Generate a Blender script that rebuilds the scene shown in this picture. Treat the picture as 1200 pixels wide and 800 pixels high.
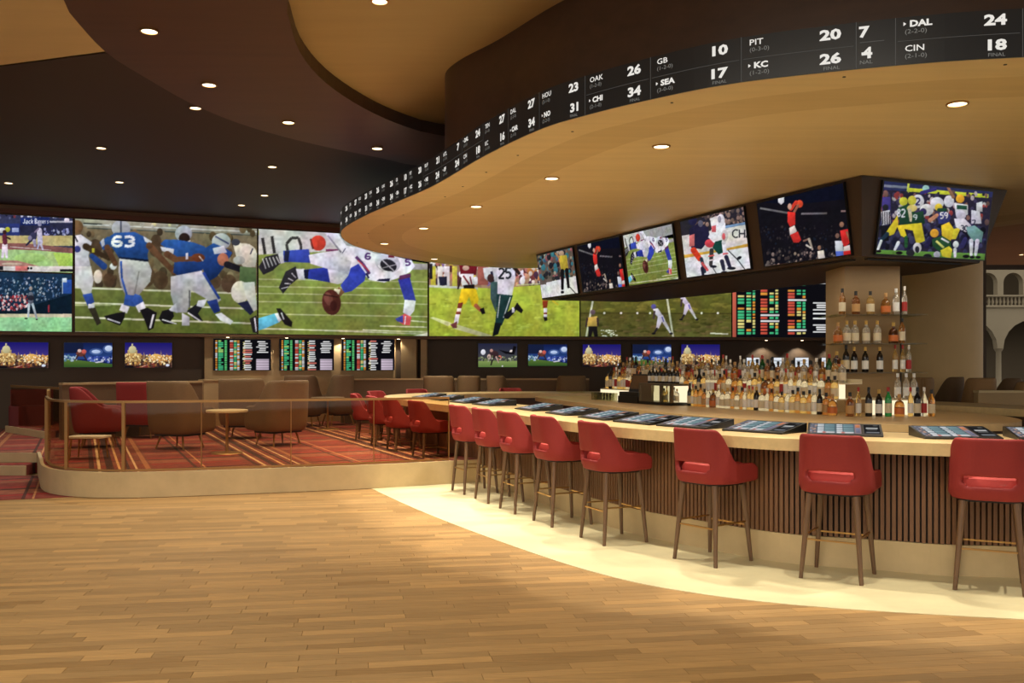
import bpy, bmesh, math, random
import numpy as np
from mathutils import Vector, Matrix
random.seed(7)
R = math.radians
for o in list(bpy.data.objects): bpy.data.objects.remove(o)
SC = bpy.context.scene
COL = SC.collection
# ------------------------------------------------------------------ camera
F, EYE, HZ = 1080.0, 1.6, 424.0          # focal length and horizon, in pixels of the 1200x800 frame
cam_d = bpy.data.cameras.new('camera'); cam = bpy.data.objects.new('camera', cam_d); COL.objects.link(cam)
cam.location = (0, 0, EYE); cam.rotation_euler = (R(90), 0, 0)
cam_d.sensor_width = 36; cam_d.lens = 36*F/1200; cam_d.shift_y = (HZ-400)/1200.0
cam_d.clip_end = 200
SC.camera = cam
# ------------------------------------------------------------------ world, exposure
W = bpy.data.worlds.new('world'); SC.world = W; W.use_nodes = True
bg = W.node_tree.nodes['Background']; bg.inputs[0].default_value = (1.0, 0.94, 0.85, 1); bg.inputs[1].default_value = 1.0
SC.view_settings.view_transform = 'Standard'; SC.view_settings.look = 'None'
SC.view_settings.gamma = 1; SC.view_settings.use_curve_mapping = False
SC.view_settings.exposure = 0.0
WARM = (1.0, 0.93, 0.79)
def spot(loc, power, angle=70, blend=0.4, size=0.05, aim=None, col=WARM):
    l = bpy.data.lights.new('spot_light', 'SPOT'); l.energy = power; l.spot_size = R(angle); l.spot_blend = blend
    l.shadow_soft_size = size; l.color = col
    o = bpy.data.objects.new('spot_light', l); COL.objects.link(o); o.location = loc
    if aim is not None:
        o.rotation_euler = (Vector(aim)-Vector(loc)).to_track_quat('-Z', 'Y').to_euler()
    return o
def area(loc, sx, sy, power, rot=(0, 0, 0), col=WARM):
    l = bpy.data.lights.new('area_light', 'AREA'); l.shape = 'RECTANGLE'; l.size = sx; l.size_y = sy; l.energy = power; l.color = col
    o = bpy.data.objects.new('area_light', l); COL.objects.link(o); o.location = loc; o.rotation_euler = rot
    return o
# unseen soft lamps added overhead and behind the camera to brighten the room
area((-2.5, 1.5, 4.5), 9, 3.5, 420)
area((-2.0, -4.5, 4.5), 14, 5, 520)
# ------------------------------------------------------------------ pixel -> place
def G(px, py, h=0.0):
    d = (EYE-h)*F/(py-HZ); return ((px-600)/F*d, d)
def PX(p):
    return (600+F*p[0]/p[1], HZ+(EYE-p[2])*F/p[1])
# ------------------------------------------------------------------ curves in plan
def spline(pts, closed=True, n=10):
    P = [Vector((p[0], p[1])) for p in pts]; m = len(P); out = []
    segs = m if closed else m-1
    for i in range(segs):
        if closed: a, b, c, d = P[(i-1) % m], P[i], P[(i+1) % m], P[(i+2) % m]
        else: a, b, c, d = P[max(i-1, 0)], P[i], P[i+1], P[min(i+2, m-1)]
        for k in range(n):
            t = k/n
            out.append(0.5*((2*b)+(c-a)*t+(2*a-5*b+4*c-d)*t*t+(3*b-a-3*c+d)*t**3))
    if not closed: out.append(P[-1].copy())
    return out
def resample(c, step, closed=True):
    pts = c+[c[0]] if closed else c
    L = [0]
    for a, b in zip(pts, pts[1:]): L.append(L[-1]+(b-a).length)
    n = max(2, round(L[-1]/step)); out = []; j = 0
    for k in range(n if closed else n+1):
        s = L[-1]*k/n
        while j < len(L)-2 and L[j+1] < s: j += 1
        t = (s-L[j])/max(L[j+1]-L[j], 1e-9); out.append(pts[j].lerp(pts[j+1], t))
    return out
def normals(c, closed=True):
    m = len(c); out = []
    for i in range(m):
        a = c[(i-1) % m] if closed else c[max(i-1, 0)]
        b = c[(i+1) % m] if closed else c[min(i+1, m-1)]
        t = (b-a); t = t/ max(t.length, 1e-9); out.append(Vector((t.y, -t.x)))
    return out
def offset(c, d, closed=True):
    return [p+n*d for p, n in zip(c, normals(c, closed))]
def area2(c): return sum(a.x*b.y-b.x*a.y for a, b in zip(c, c[1:]+c[:1]))/2
def at_px(c, px, dmax=99):
    """point of a plan curve (the near branch) that lies under image column px, with its outward normal"""
    k = (px-600)/F; best = None; m = len(c)
    for i in range(m):
        a, b = c[i], c[(i+1) % m]
        fa, fb = a.x-k*a.y, b.x-k*b.y
        if fa*fb <= 0 and fa != fb:
            p = a.lerp(b, fa/(fa-fb))
            if 0 < p.y < dmax and (best is None or p.y < best[0].y):
                t = (b-a).normalized(); best = (p, Vector((t.y, -t.x)), i+fa/(fa-fb))
    return best
# ------------------------------------------------------------------ colours and materials
def lin(c):
    c = c/255.0
    return c/12.92 if c <= 0.04045 else ((c+0.055)/1.055)**2.4
def C(r, g, b): return (lin(r), lin(g), lin(b), 1)
MATS = {}
def nmat(name):
    m = bpy.data.materials.new(name); m.use_nodes = True; nt = m.node_tree
    return m, nt, nt.nodes['Principled BSDF'], nt.nodes.new, nt.links.new
def mat(name, col, rough=0.5, metal=0.0, var=0.0, scale=3.0, stretch=(1, 1, 1), bump=0.0, trans=0.0, emit=None, estr=1.0, coat=0.0, coord='Object', rotz=0.0):
    m, nt, P, N, L = nmat(name)
    P.inputs['Base Color'].default_value = col; P.inputs['Roughness'].default_value = rough; P.inputs['Metallic'].default_value = metal
    P.inputs['Transmission Weight'].default_value = trans; P.inputs['Coat Weight'].default_value = coat
    if emit: P.inputs['Emission Color'].default_value = emit; P.inputs['Emission Strength'].default_value = estr
    if var or bump:
        tc = N('ShaderNodeTexCoord'); mp = N('ShaderNodeMapping'); mp.inputs['Scale'].default_value = stretch; mp.inputs['Rotation'].default_value = (0, 0, rotz)
        ns = N('ShaderNodeTexNoise'); ns.inputs['Scale'].default_value = scale; ns.inputs['Detail'].default_value = 6; ns.inputs['Roughness'].default_value = 0.62
        L(tc.outputs[coord], mp.inputs[0]); L(mp.outputs[0], ns.inputs['Vector'])
        if var:
            rp = N('ShaderNodeMapRange'); rp.inputs[1].default_value = 0.25; rp.inputs[2].default_value = 0.75
            rp.inputs[3].default_value = 1-var; rp.inputs[4].default_value = 1+var
            mx = N('ShaderNodeVectorMath'); mx.operation = 'MULTIPLY'; mx.inputs[0].default_value = col[:3]
            L(ns.outputs[0], rp.inputs[0]); L(rp.outputs[0], mx.inputs[1]); L(mx.outputs[0], P.inputs['Base Color'])
        if bump:
            bp = N('ShaderNodeBump'); bp.inputs['Strength'].default_value = bump; bp.inputs['Distance'].default_value = 0.02
            L(ns.outputs[0], bp.inputs['Height']); L(bp.outputs[0], P.inputs['Normal'])
    MATS[name] = m
    return m
def emis(name, col, s):
    m = bpy.data.materials.new(name); m.use_nodes = True; nt = m.node_tree; nt.nodes.clear()
    e = nt.nodes.new('ShaderNodeEmission'); e.inputs[0].default_value = col; e.inputs[1].default_value = s
    o = nt.nodes.new('ShaderNodeOutputMaterial'); nt.links.new(e.outputs[0], o.inputs[0]); MATS[name] = m
    return m
def plank_mat(name, islands, base=(173, 136, 86)):
    m, nt, P, N, L = nmat(name)
    if islands: g = N('ShaderNodeNewGeometry'); rnd = g.outputs['Random Per Island']
    else: g = N('ShaderNodeObjectInfo'); rnd = g.outputs['Random']
    tc = N('ShaderNodeTexCoord'); geo = N('ShaderNodeNewGeometry'); mp = N('ShaderNodeMapping'); mp.inputs['Rotation'].default_value = (0, 0, -PLA); mp.inputs['Scale'].default_value = (1.2, 22, 1)
    add = N('ShaderNodeVectorMath'); add.operation = 'ADD'; cx = N('ShaderNodeCombineXYZ'); mm = N('ShaderNodeMath'); mm.operation = 'MULTIPLY'; mm.inputs[1].default_value = 37
    L(rnd, mm.inputs[0]); L(mm.outputs[0], cx.inputs[0]); L(geo.outputs['Position'], add.inputs[0]); L(cx.outputs[0], add.inputs[1]); L(add.outputs[0], mp.inputs[0])
    ns = N('ShaderNodeTexNoise'); ns.inputs['Scale'].default_value = 2.5; ns.inputs['Detail'].default_value = 5; L(mp.outputs[0], ns.inputs['Vector'])
    r1 = N('ShaderNodeValToRGB'); el = r1.color_ramp.elements
    b = base
    el[0].position = 0; el[0].color = C(b[0]*.86, b[1]*.84, b[2]*.80); el[1].position = 1; el[1].color = C(b[0]*1.07, b[1]*1.06, b[2]*1.04)
    for p, k in ((.12, .9), (.5, .97), (.8, 1.02)):
        e = el.new(p); e.color = C(b[0]*k, b[1]*k, b[2]*k)
    L(rnd, r1.inputs[0])
    rp = N('ShaderNodeMapRange'); rp.inputs[1].default_value = .3; rp.inputs[2].default_value = .7; rp.inputs[3].default_value = .84; rp.inputs[4].default_value = 1.12
    mx = N('ShaderNodeVectorMath'); mx.operation = 'MULTIPLY'
    L(ns.outputs[0], rp.inputs[0]); L(r1.outputs[0], mx.inputs[0]); L(rp.outputs[0], mx.inputs[1]); L(mx.outputs[0], P.inputs['Base Color'])
    P.inputs['Roughness'].default_value = .5; P.inputs['Specular IOR Level'].default_value = .3
    MATS[name] = m
PLA = R(9.5)          # direction of the floor boards
plank_mat('plank', False); plank_mat('plank_far', True)
mat('subfloor', C(60, 42, 25), .9)
mat('stone', C(214, 200, 156), .55, var=.10, scale=2.2, stretch=(1, 1.6, 1), bump=.03)
mat('kerb_stone', C(196, 172, 128), .55, var=.13, scale=2.6, bump=.03)
mat('counter_wood', C(205, 176, 124), .32, var=.12, scale=2.4, stretch=(1, 7, 5), rotz=R(-60))
mat('slat_wood', C(122, 84, 55), .5, var=.22, scale=5, stretch=(3, 3, .35))
mat('slat_gap', C(46, 32, 22), .8)
mat('soffit_wood', C(220, 198, 150), .5, var=.07, scale=1.6, stretch=(.35, 5, 1), rotz=R(-14))
mat('soffit_band', C(208, 184, 134), .5, var=.08, scale=1.6, stretch=(.35, 5, 1), rotz=R(-14))
mat('dark_wood', C(74, 50, 34), .45, var=.22, scale=1.6, stretch=(.6, 4, 5))
mat('ring_wood', C(84, 54, 35), .45, var=.16, scale=1.5, stretch=(.5, 5, 1), rotz=R(-8))
mat('ceil_dark', C(56, 40, 32), .6, var=.06, scale=.8)
mat('ceil_cream', C(182, 156, 108), .6, var=.06, scale=1.2, stretch=(.4, 4, 1))
mat('ceil_right', C(206, 168, 116), .6, var=.06, scale=1.0)
mat('wall_dark', C(76, 58, 40), .6, var=.08, scale=2)
mat('wall_tan', C(182, 152, 108), .6, var=.10, scale=2, stretch=(1, 1, 3))
mat('bulkhead', C(110, 80, 52), .55, var=.1, scale=2)
mat('trim_red', C(96, 52, 30), .5)
mat('walnut', C(104, 76, 52), .4, var=.16, scale=8, stretch=(3, 3, .5))
mat('brass', C(186, 150, 96), .28, metal=1.0)
mat('bronze_rail', C(164, 122, 72), .38, metal=.6)
mat('red_fabric', C(140, 36, 31), .75, var=.05, scale=60, bump=.08)
mat('red_fabric_lit', C(176, 54, 46), .7, var=.04, scale=60, bump=.08)  # lighter copy of the red fabric, light from above put into its colour
mat('dark_red', C(92, 18, 18), .7, var=.06, scale=40)
mat('taupe', C(124, 96, 62), .7, var=.07, scale=30, bump=.06)
mat('taupe_brightened', C(156, 120, 78), .7, var=.07, scale=30)  # taupe brightened in place of lamp light missing on the right chairs
mat('ceil_corner', C(214, 190, 144), .6, var=.05, scale=1.2, stretch=(.4, 4, 1))
mat('taupe_dark', C(112, 86, 58), .7, var=.07, scale=30)
mat('black', C(22, 20, 19), .35)
mat('black_matte', C(30, 26, 23), .6)
mat('rig_brown', C(66, 48, 32), .5, var=.15, scale=1.2)
mat('steel', C(150, 142, 126), .3, metal=1.0)
mat('table_top', C(222, 204, 160), .35)
mat('menu_white', C(235, 235, 235), .6)
mat('column', C(224, 190, 134), .6, var=.06, scale=1.5)
mat('pier', C(158, 128, 88), .55, var=.07, scale=2, stretch=(1, 1, 6))
mat('island_wood', C(200, 166, 114), .4, var=.10, scale=2.4, stretch=(1, 6, 5), rotz=R(-60))
mat('facade', C(150, 138, 114), .8, var=.06, scale=.8)
mat('facade_dark', C(92, 80, 62), .9)
mat('trim_white', C(230, 214, 180), .5)
mat('paper', C(226, 214, 190), .6)
emis('lamp', (1.0, .80, .52, 1), 5.0)
emis('tier_glow', (1.0, .86, .56, 1), 1.1)
emis('white_text', C(232, 228, 220), 1.0); emis('grey_text', C(120, 118, 112), 1.0); emis('divider', C(84, 82, 78), 1.0)
mat('ticker_black', C(26, 24, 23), .35, emit=C(24, 23, 22), estr=.6)
for n_, c_ in (('amber', (206, 146, 74)), ('whisky', (184, 118, 58)), ('clear', (240, 232, 214)), ('green', (36, 120, 62)), ('dark', (30, 24, 22)), ('brown', (120, 70, 36)), ('gold', (232, 196, 122))):
    mat('glass_'+n_, C(*c_), .08, trans=.0 if n_ in ('dark',) else .75)
for n_, c_ in (('cream', (226, 210, 176)), ('red', (170, 40, 34)), ('tan', (196, 150, 92)), ('black', (28, 26, 26)), ('white', (240, 238, 232)), ('green', (40, 110, 60)), ('orange', (206, 112, 50)), ('gold', (200, 160, 80))):
    mat('print_'+n_, C(*c_), .5)
def glass_mat(name, tint, gl=.06):
    m = bpy.data.materials.new(name); m.use_nodes = True; nt = m.node_tree; nt.nodes.clear(); N = nt.nodes.new; L = nt.links.new
    t = N('ShaderNodeBsdfTransparent'); t.inputs[0].default_value = tint; g = N('ShaderNodeBsdfGlossy'); g.inputs['Roughness'].default_value = .03
    lw = N('ShaderNodeLayerWeight'); lw.inputs[0].default_value = .5; pw_ = N('ShaderNodeMath'); pw_.operation = 'POWER'; pw_.inputs[1].default_value = 5; L(lw.outputs['Facing'], pw_.inputs[0])
    fr = N('ShaderNodeMath'); fr.operation = 'MULTIPLY_ADD'; fr.inputs[1].default_value = .25; fr.inputs[2].default_value = .025; L(pw_.outputs[0], fr.inputs[0]); mx = N('ShaderNodeMixShader'); o = N('ShaderNodeOutputMaterial')
    L(fr.outputs[0], mx.inputs[0]); L(t.outputs[0], mx.inputs[1]); L(g.outputs[0], mx.inputs[2]); L(mx.outputs[0], o.inputs[0]); MATS[name] = m
glass_mat('rail_glass', (.84, .74, .60, 1)); glass_mat('shelf_glass', (.8, .8, .72, 1))
def screen_mat():
    m = bpy.data.materials.new('screen_picture'); m.use_nodes = True; nt = m.node_tree; nt.nodes.clear(); N = nt.nodes.new; L = nt.links.new
    a = N('ShaderNodeAttribute'); a.attribute_name = 'picture'; e = N('ShaderNodeEmission'); e.inputs[1].default_value = 1.0; o = N('ShaderNodeOutputMaterial')
    L(a.outputs['Color'], e.inputs[0]); L(e.outputs[0], o.inputs[0]); MATS['screen_picture'] = m
screen_mat()
def carpet_mat():
    m, nt, P, N, L = nmat('carpet')
    geo = N('ShaderNodeNewGeometry'); mp = N('ShaderNodeMapping'); mp.inputs['Rotation'].default_value = (0, 0, R(-25)); L(geo.outputs['Position'], mp.inputs[0])
    sp = N('ShaderNodeSeparateXYZ'); L(mp.outputs[0], sp.inputs[0])
    def M(op, a, b=None):
        n = N('ShaderNodeMath'); n.operation = op
        for i, v in ((0, a), (1, b)):
            if v is None: continue
            if isinstance(v, (int, float)): n.inputs[i].default_value = v
            else: L(v, n.inputs[i])
        return n.outputs[0]
    def stripe(src, period, start, width):
        f = M('FRACT', M('ADD', M('DIVIDE', src, period), 100.0))
        return M('MULTIPLY', M('GREATER_THAN', f, start), M('LESS_THAN', f, start+width))
    def mix(fac, c1, c2, k=1.0):
        n = N('ShaderNodeMix'); n.data_type = 'RGBA'
        L(M('MULTIPLY', fac, k) if k != 1 else fac, n.inputs[0])
        for i, v in ((6, c1), (7, c2)):
            if isinstance(v, tuple): n.inputs[i].default_value = v
            else: L(v, n.inputs[i])
        return n.outputs[2]
    x, y = sp.outputs[0], sp.outputs[1]
    c = mix(stripe(y, 1.15, .0, .36), C(126, 50, 40), C(142, 80, 58))
    c = mix(stripe(y, 1.15, .36, .07), c, C(60, 22, 18))
    c = mix(stripe(y, .8, .6, .12), c, C(150, 32, 28))
    c = mix(stripe(x, 1.9, .0, .42), c, C(120, 60, 40), .5)
    for s, w, col in ((.04, .03, (60, 30, 20)), (.09, .018, (226, 186, 130)), (.14, .045, (46, 24, 18)), (.21, .015, (220, 170, 110)), (.26, .02, (40, 20, 16)), (.31, .014, (230, 190, 140)), (.37, .03, (170, 110, 70)), (.66, .02, (50, 24, 18)), (.72, .012, (200, 140, 90))):
        c = mix(stripe(x, 1.9, s, w), c, C(*col), .85)
    ns = N('ShaderNodeTexNoise'); ns.inputs['Scale'].default_value = 9; ns.inputs['Detail'].default_value = 4; L(geo.outputs['Position'], ns.inputs['Vector'])
    rp = N('ShaderNodeMapRange'); rp.inputs[1].default_value = .3; rp.inputs[2].default_value = .7; rp.inputs[3].default_value = .75; rp.inputs[4].default_value = 1.2; L(ns.outputs[0], rp.inputs[0])
    mx = N('ShaderNodeVectorMath'); mx.operation = 'MULTIPLY'; L(c, mx.inputs[0]); L(rp.outputs[0], mx.inputs[1]); L(mx.outputs[0], P.inputs['Base Color'])
    P.inputs['Roughness'].default_value = .95; MATS['carpet'] = m
carpet_mat()
# ------------------------------------------------------------------ mesh helpers
_o1 = 'zeroth first second third fourth fifth sixth seventh eighth ninth tenth eleventh twelfth thirteenth fourteenth fifteenth sixteenth seventeenth eighteenth nineteenth'.split()
_o10 = {2: 'twent', 3: 'thirt', 4: 'fort', 5: 'fift', 6: 'sixt', 7: 'sevent'}
def ordinal(n):
    if n < 20: return _o1[n]
    return _o10[n//10]+('ieth' if n % 10 == 0 else 'y-'+_o1[n % 10])
class MB:
    def __init__(s): s.v = []; s.f = []; s.mi = []; s.cur = 0
    def addv(s, vs): n = len(s.v); s.v += [tuple(p) for p in vs]; return n
    def face(s, *ix): s.f.append(tuple(ix)); s.mi.append(s.cur)
    def box(s, x0, x1, y0, y1, z0, z1):
        n = s.addv([(x0, y0, z0), (x1, y0, z0), (x1, y1, z0), (x0, y1, z0), (x0, y0, z1), (x1, y0, z1), (x1, y1, z1), (x0, y1, z1)])
        for q in ((0, 3, 2, 1), (4, 5, 6, 7), (0, 1, 5, 4), (1, 2, 6, 5), (2, 3, 7, 6), (3, 0, 4, 7)): s.face(*[n+i for i in q])
        return s
    def hexa(s, bot, top):
        n = s.addv(list(bot)+list(top)); k = len(bot)
        s.face(*[n+i for i in reversed(range(k))]); s.face(*[n+k+i for i in range(k)])
        for i in range(k): j = (i+1) % k; s.face(n+i, n+j, n+k+j, n+k+i)
        return s
    def prism(s, poly, z0, z1):
        p = [Vector((a[0], a[1])) for a in poly]
        if area2(p) < 0: p.reverse()
        return s.hexa([(a.x, a.y, z0) for a in p], [(a.x, a.y, z1) for a in p])
    def bar(s, a, b, w, h=None):
        h = h or w; a = Vector(a); b = Vector(b); t = (b-a).normalized()
        up = Vector((0, 0, 1)) if abs(t.z) < .95 else Vector((0, 1, 0))
        r = t.cross(up).normalized(); u = r.cross(t)
        q = [r*(-w/2)-u*(h/2), r*(w/2)-u*(h/2), r*(w/2)+u*(h/2), r*(-w/2)+u*(h/2)]
        return s.hexa([a+k for k in q], [b+k for k in q])
    def cone(s, a, b, r0, r1, n=10):
        a = Vector(a); b = Vector(b); t = (b-a).normalized(); up = Vector((0, 0, 1)) if abs(t.z) < .95 else Vector((0, 1, 0))
        r = up.cross(t).normalized(); u = t.cross(r)
        c = [(math.cos(2*math.pi*i/n), math.sin(2*math.pi*i/n)) for i in range(n)]
        return s.hexa([a+r*(x*r0)+u*(y*r0) for x, y in c], [b+r*(x*r1)+u*(y*r1) for x, y in c])
    def lathe(s, prof, n=12, c=(0, 0, 0)):
        rings = []
        for r, z in prof:
            rings.append(s.addv([(c[0]+r*math.cos(2*math.pi*i/n), c[1]+r*math.sin(2*math.pi*i/n), c[2]+z) for i in range(n)]))
        for a, b in zip(rings, rings[1:]):
            for i in range(n): j = (i+1) % n; s.face(a+i, a+j, b+j, b+i)
        s.face(*[rings[0]+i for i in reversed(range(n))]); s.face(*[rings[-1]+i for i in range(n)])
        return s
    def ring(s, outer, inner, z0, z1, closed=True):
        """solid band between two plan curves with the same count"""
        m = len(outer)
        a = s.addv([(p.x, p.y, z0) for p in outer]); b = s.addv([(p.x, p.y, z0) for p in inner])
        c = s.addv([(p.x, p.y, z1) for p in outer]); d = s.addv([(p.x, p.y, z1) for p in inner])
        for i in range(m if closed else m-1):
            j = (i+1) % m
            s.face(a+i, b+i, b+j, a+j); s.face(c+i, c+j, d+j, d+i); s.face(a+i, a+j, c+j, c+i); s.face(b+i, d+i, d+j, b+j)
        if not closed:
            s.face(a, c, d, b); e = m-1; s.face(a+e, b+e, d+e, c+e)
        return s
    def build(s, name, m, parent=None, smooth=False, fix=True):
        me = bpy.data.meshes.new(name); me.from_pydata(s.v, [], s.f)
        for k in (m if isinstance(m, (list, tuple)) else [m]): me.materials.append(MATS[k])
        if any(s.mi): me.polygons.foreach_set('material_index', s.mi)
        if fix:
            b = bmesh.new(); b.from_mesh(me); bmesh.ops.recalc_face_normals(b, faces=b.faces); b.to_mesh(me); b.free()
        if smooth:
            me.polygons.foreach_set('use_smooth', [True]*len(me.polygons))
            try: me.set_sharp_from_angle(angle=R(42))
            except Exception: pass
        o = bpy.data.objects.new(name, me); COL.objects.link(o)
        if parent: o.parent = parent
        return o
def tag(o, label=None, cat=None, group=None, kind=None):
    if label: o['label'] = label
    if cat: o['category'] = cat
    if group: o['group'] = group
    if kind: o['kind'] = kind
    return o
def thing(name, label, cat, loc=(0, 0, 0), rz=0, group=None):
    o = bpy.data.objects.new(name, None); COL.objects.link(o); o.location = loc; o.rotation_euler = (0, 0, rz); o.empty_display_size = .1
    return tag(o, label, cat, group)
def dup(o, loc=None, rz=None, label=None, group=None, parent=None):
    c = o.copy(); COL.objects.link(c)
    if loc is not None: c.location = loc
    if rz is not None: c.rotation_euler = (0, 0, rz)
    if label: c['label'] = label
    if group: c['group'] = group
    if parent: c.parent = parent
    for ch in list(o.children):
        dup(ch, parent=c)
    return c
def struct(o, label=None): return tag(o, label, kind='structure')
def rrect(w, d, r, n=5, cx=0, cy=0):
    out = []
    for sx, sy, a0 in ((1, 1, 0), (-1, 1, 90), (-1, -1, 180), (1, -1, 270)):
        for k in range(n+1):
            a = R(a0+90*k/n); out.append((cx+sx*(w/2-r)+r*math.cos(a), cy+sy*(d/2-r)+r*math.sin(a)))
    return out
def cushion(mb, w, d, z0, z1, r, e=.03, cy=0):
    """a soft block: rounded in plan and at its edges"""
    h = z1-z0; e = min(e, h*.45); L = []
    for z, i in ((z0, e), (z0+e*.3, e*.3), (z0+e, 0), (z1-e, 0), (z1-e*.3, e*.3), (z1-e*.08, e*.9), (z1, e*2.2)):
        L.append(mb.addv([(x, y, z) for x, y in rrect(w-2*i, d-2*i, max(r-i*.5, .01), 5, 0, cy)]))
    k = 24
    for a, b in zip(L, L[1:]):
        for i in range(k): j = (i+1) % k; mb.face(a+i, a+j, b+j, b+i)
    mb.face(*[L[0]+i for i in reversed(range(k))]); mb.face(*[L[-1]+i for i in range(k)])
    return mb
P_CAN, P_RING, P_DARK, P_ADDED_PIN, P_EAVE = 290, 205, 230, 195, 24
P_ADDED_BAR = 18  # power of the lights added under the gantry
# ================================================================== the plan of the place
def ccw(c): return c if area2(c) > 0 else list(reversed(c))
_k = 1.0165
COUNTER = ccw(resample(spline([(x*_k, y*_k) for x, y in ((3.53, 6.36), (3.05, 6.43), (2.67, 6.60), (1.91, 6.93), (1.27, 7.62), (.775, 8.3), (.23, 9.5), (-.41, 11.2), (-1.16, 12.75), (-1.72, 14.1))]+[(-2.06, 15.1), (-2.18, 15.9), (-2.02, 16.7), (-1.45, 17.5), (-.5, 18.0), (.67, 18.2), (2.4, 17.9), (4.4, 16.3), (6.0, 14.1), (7.1, 11.8), (7.6, 10), (7.45, 8.2), (6.7, 7.15), (5.5, 6.5), (4.4, 6.32)]), .12))
CANOPY = ccw(resample(spline([(3.37, 6.06), (2.6, 6.23), (1.65, 6.6), (1.07, 7.03), (.61, 7.48), (.24, 7.95), (-.265, 8.96), (-.95, 10.6), (-1.98, 12.56), (-2.62, 14.15), (-2.74, 15.6), (-2.5, 16.7), (-2.05, 17.75), (-1.55, 18.6), (-.7, 19.3), (.3, 19.65), (2.5, 19.0), (5.0, 16.8), (7.15, 13.75), (8.3, 11.2), (8.55, 9), (7.8, 7.2), (5.8, 6.15), (4.5, 5.95)]), .12))
APRON = spline([(9.5, 4.9), (6.5, 5.2), (4.4, 5.5), (3.18, 5.72), (1.95, 6.03), (1.19, 6.43), (.645, 6.98), (.02, 7.98), (-.9, 9.72), (-1.78, 11.66), (-1.9, 12.1)], False)
DRUM = ccw(resample(spline([(3.5, 6.25), (2.6, 6.43), (1.72, 6.8), (1.17, 7.22), (.74, 7.66), (.37, 8.12), (-.13, 8.98), (-.55, 9.6), (-.735, 10.1), (-.66, 10.7), (-.2, 11.2), (.6, 11.5), (2.5, 11.6), (5, 10.6), (6.6, 8.8), (6.4, 7.2), (5.2, 6.35)]), .12))
HOLE = spline([(-1.86, 7.64), (-1.96, 8.16), (-2.05, 8.98), (-1.99, 9.9), (-1.74, 10.87), (-1.38, 11.65), (-.9, 12.18), (.6, 12.9), (3, 13), (6, 11.8), (8, 9.2), (8, 6.5), (6, 4.4), (3, 3.6), (0, 4.2), (-1.3, 5.8)], n=8)
RING = spline([(-3.71, 7.64), (-3.83, 8.16), (-3.92, 8.93), (-3.86, 9.64), (-3.70, 10.7), (-3.37, 11.65), (-2.79, 12.56), (-1.88, 13.56), (-1.4, 14.05), (.6, 15), (3.5, 15), (7.2, 13.4), (9.8, 9.6), (9.6, 6), (7, 2.8), (3, 1.6), (-.6, 2.4), (-2.8, 5)], n=8)
KERB = spline([(-.45, 12.28), (-.68, 12.17), (-1.83, 11.64), (-3.3, 11.15), (-4.5, 10.85), (-5.1, 10.92), (-5.55, 11.18), (-5.9, 11.62), (-6.3, 12.35), (-6.82, 13.3)], False)
PLAT = .30
ZC0, ZC1, ZCEIL, ZTOP = 3.6, 3.92, 4.6, 4.74
TOPZ, TOPT = 1.02, .09       # bar top
SA = .4375; NA = Vector((SA, -1)).normalized()      # video wall, left part: depth = 18 + SA*(X+8.55)
SB = .113; NB = Vector((SB, -1)).normalized()       # right part
KX, KY = -1.90, 20.91
def wallA(X, off=0): return 18+SA*(X+8.55)+off*math.hypot(1, SA)
def wallB(X, off=0): return KY+SB*(X-KX)+off*math.hypot(1, SB)
def on_wall(px, py, which, off=0):
    k = (px-600)/F
    if which == 'A': d = (18+SA*8.55+off*math.hypot(1, SA))/(1-SA*k)
    else: d = (KY-SB*KX+off*math.hypot(1, SB))/(1-SB*k)
    return Vector((k*d, d, EYE-(py-HZ)*d/F))
# ================================================================== floor
fl = struct(MB().box(-30, 30, -8, 45, -.12, -.012).build('floor', 'subfloor'), 'brown oak strip floor in front of the bar')
PLW, PLL = .092, .66
ca, sa = math.cos(PLA), math.sin(PLA)
rows = []; rr = random.Random(3)
def inside_view(x, y):
    if y < 4.2 or y > 14: return None
    px, py = PX((x, y, 0)); return px, py
apr = [(p.x, p.y) for p in APRON]
def apron_y(x):
    for a, b in zip(APRON, APRON[1:]):
        if (a.x-x)*(b.x-x) <= 0 and a.x != b.x: return a.y+(b.y-a.y)*(x-a.x)/(b.x-a.x)
    return 99
cells = []
for j in range(-40, 175):
    v = j*PLW; u = -12+rr.uniform(0, PLL)
    while u < 12:
        l = PLL*rr.choice((.55, .8, 1.0, 1.0, 1.25)); cx, cv = u+l/2, v+PLW/2
        x, y = cx*ca-cv*sa, cx*sa+cv*ca
        if 3.6 < y < 13.6 and abs(x) < .62*y+1.6 and y < apron_y(x)+.9: cells.append((x, y, l))
        u += l
def seen(c):
    px, py = PX((c[0], c[1], 0)); return -20 < px < 1220 and py < 806 and c[1] < apron_y(c[0])-.02 and not (c[0] < -5.2 and c[1] > 10.8)
near = sorted([c for c in cells if seen(c)], key=lambda c: c[1])[:300]; ns_ = set(near)
pl_mesh = {}
def plank_mesh(l):
    if l not in pl_mesh:
        w, h = PLW-.0012, l-.0012
        m = MB(); b = .0008
        m.hexa([(-h/2, -w/2, -.012), (h/2, -w/2, -.012), (h/2, w/2, -.012), (-h/2, w/2, -.012)], [(-h/2+b, -w/2+b, 0), (h/2-b, -w/2+b, 0), (h/2-b, w/2-b, 0), (-h/2+b, w/2-b, 0)])
        me = bpy.data.meshes.new('plank'); me.from_pydata(m.v, [], m.f); me.materials.append(MATS['plank']); pl_mesh[l] = me
    return pl_mesh[l]
for x, y, l in near:
    o = bpy.data.objects.new('plank', plank_mesh(l)); COL.objects.link(o); o.location = (x, y, 0); o.rotation_euler = (0, 0, PLA); o.parent = fl
m = MB()
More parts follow.
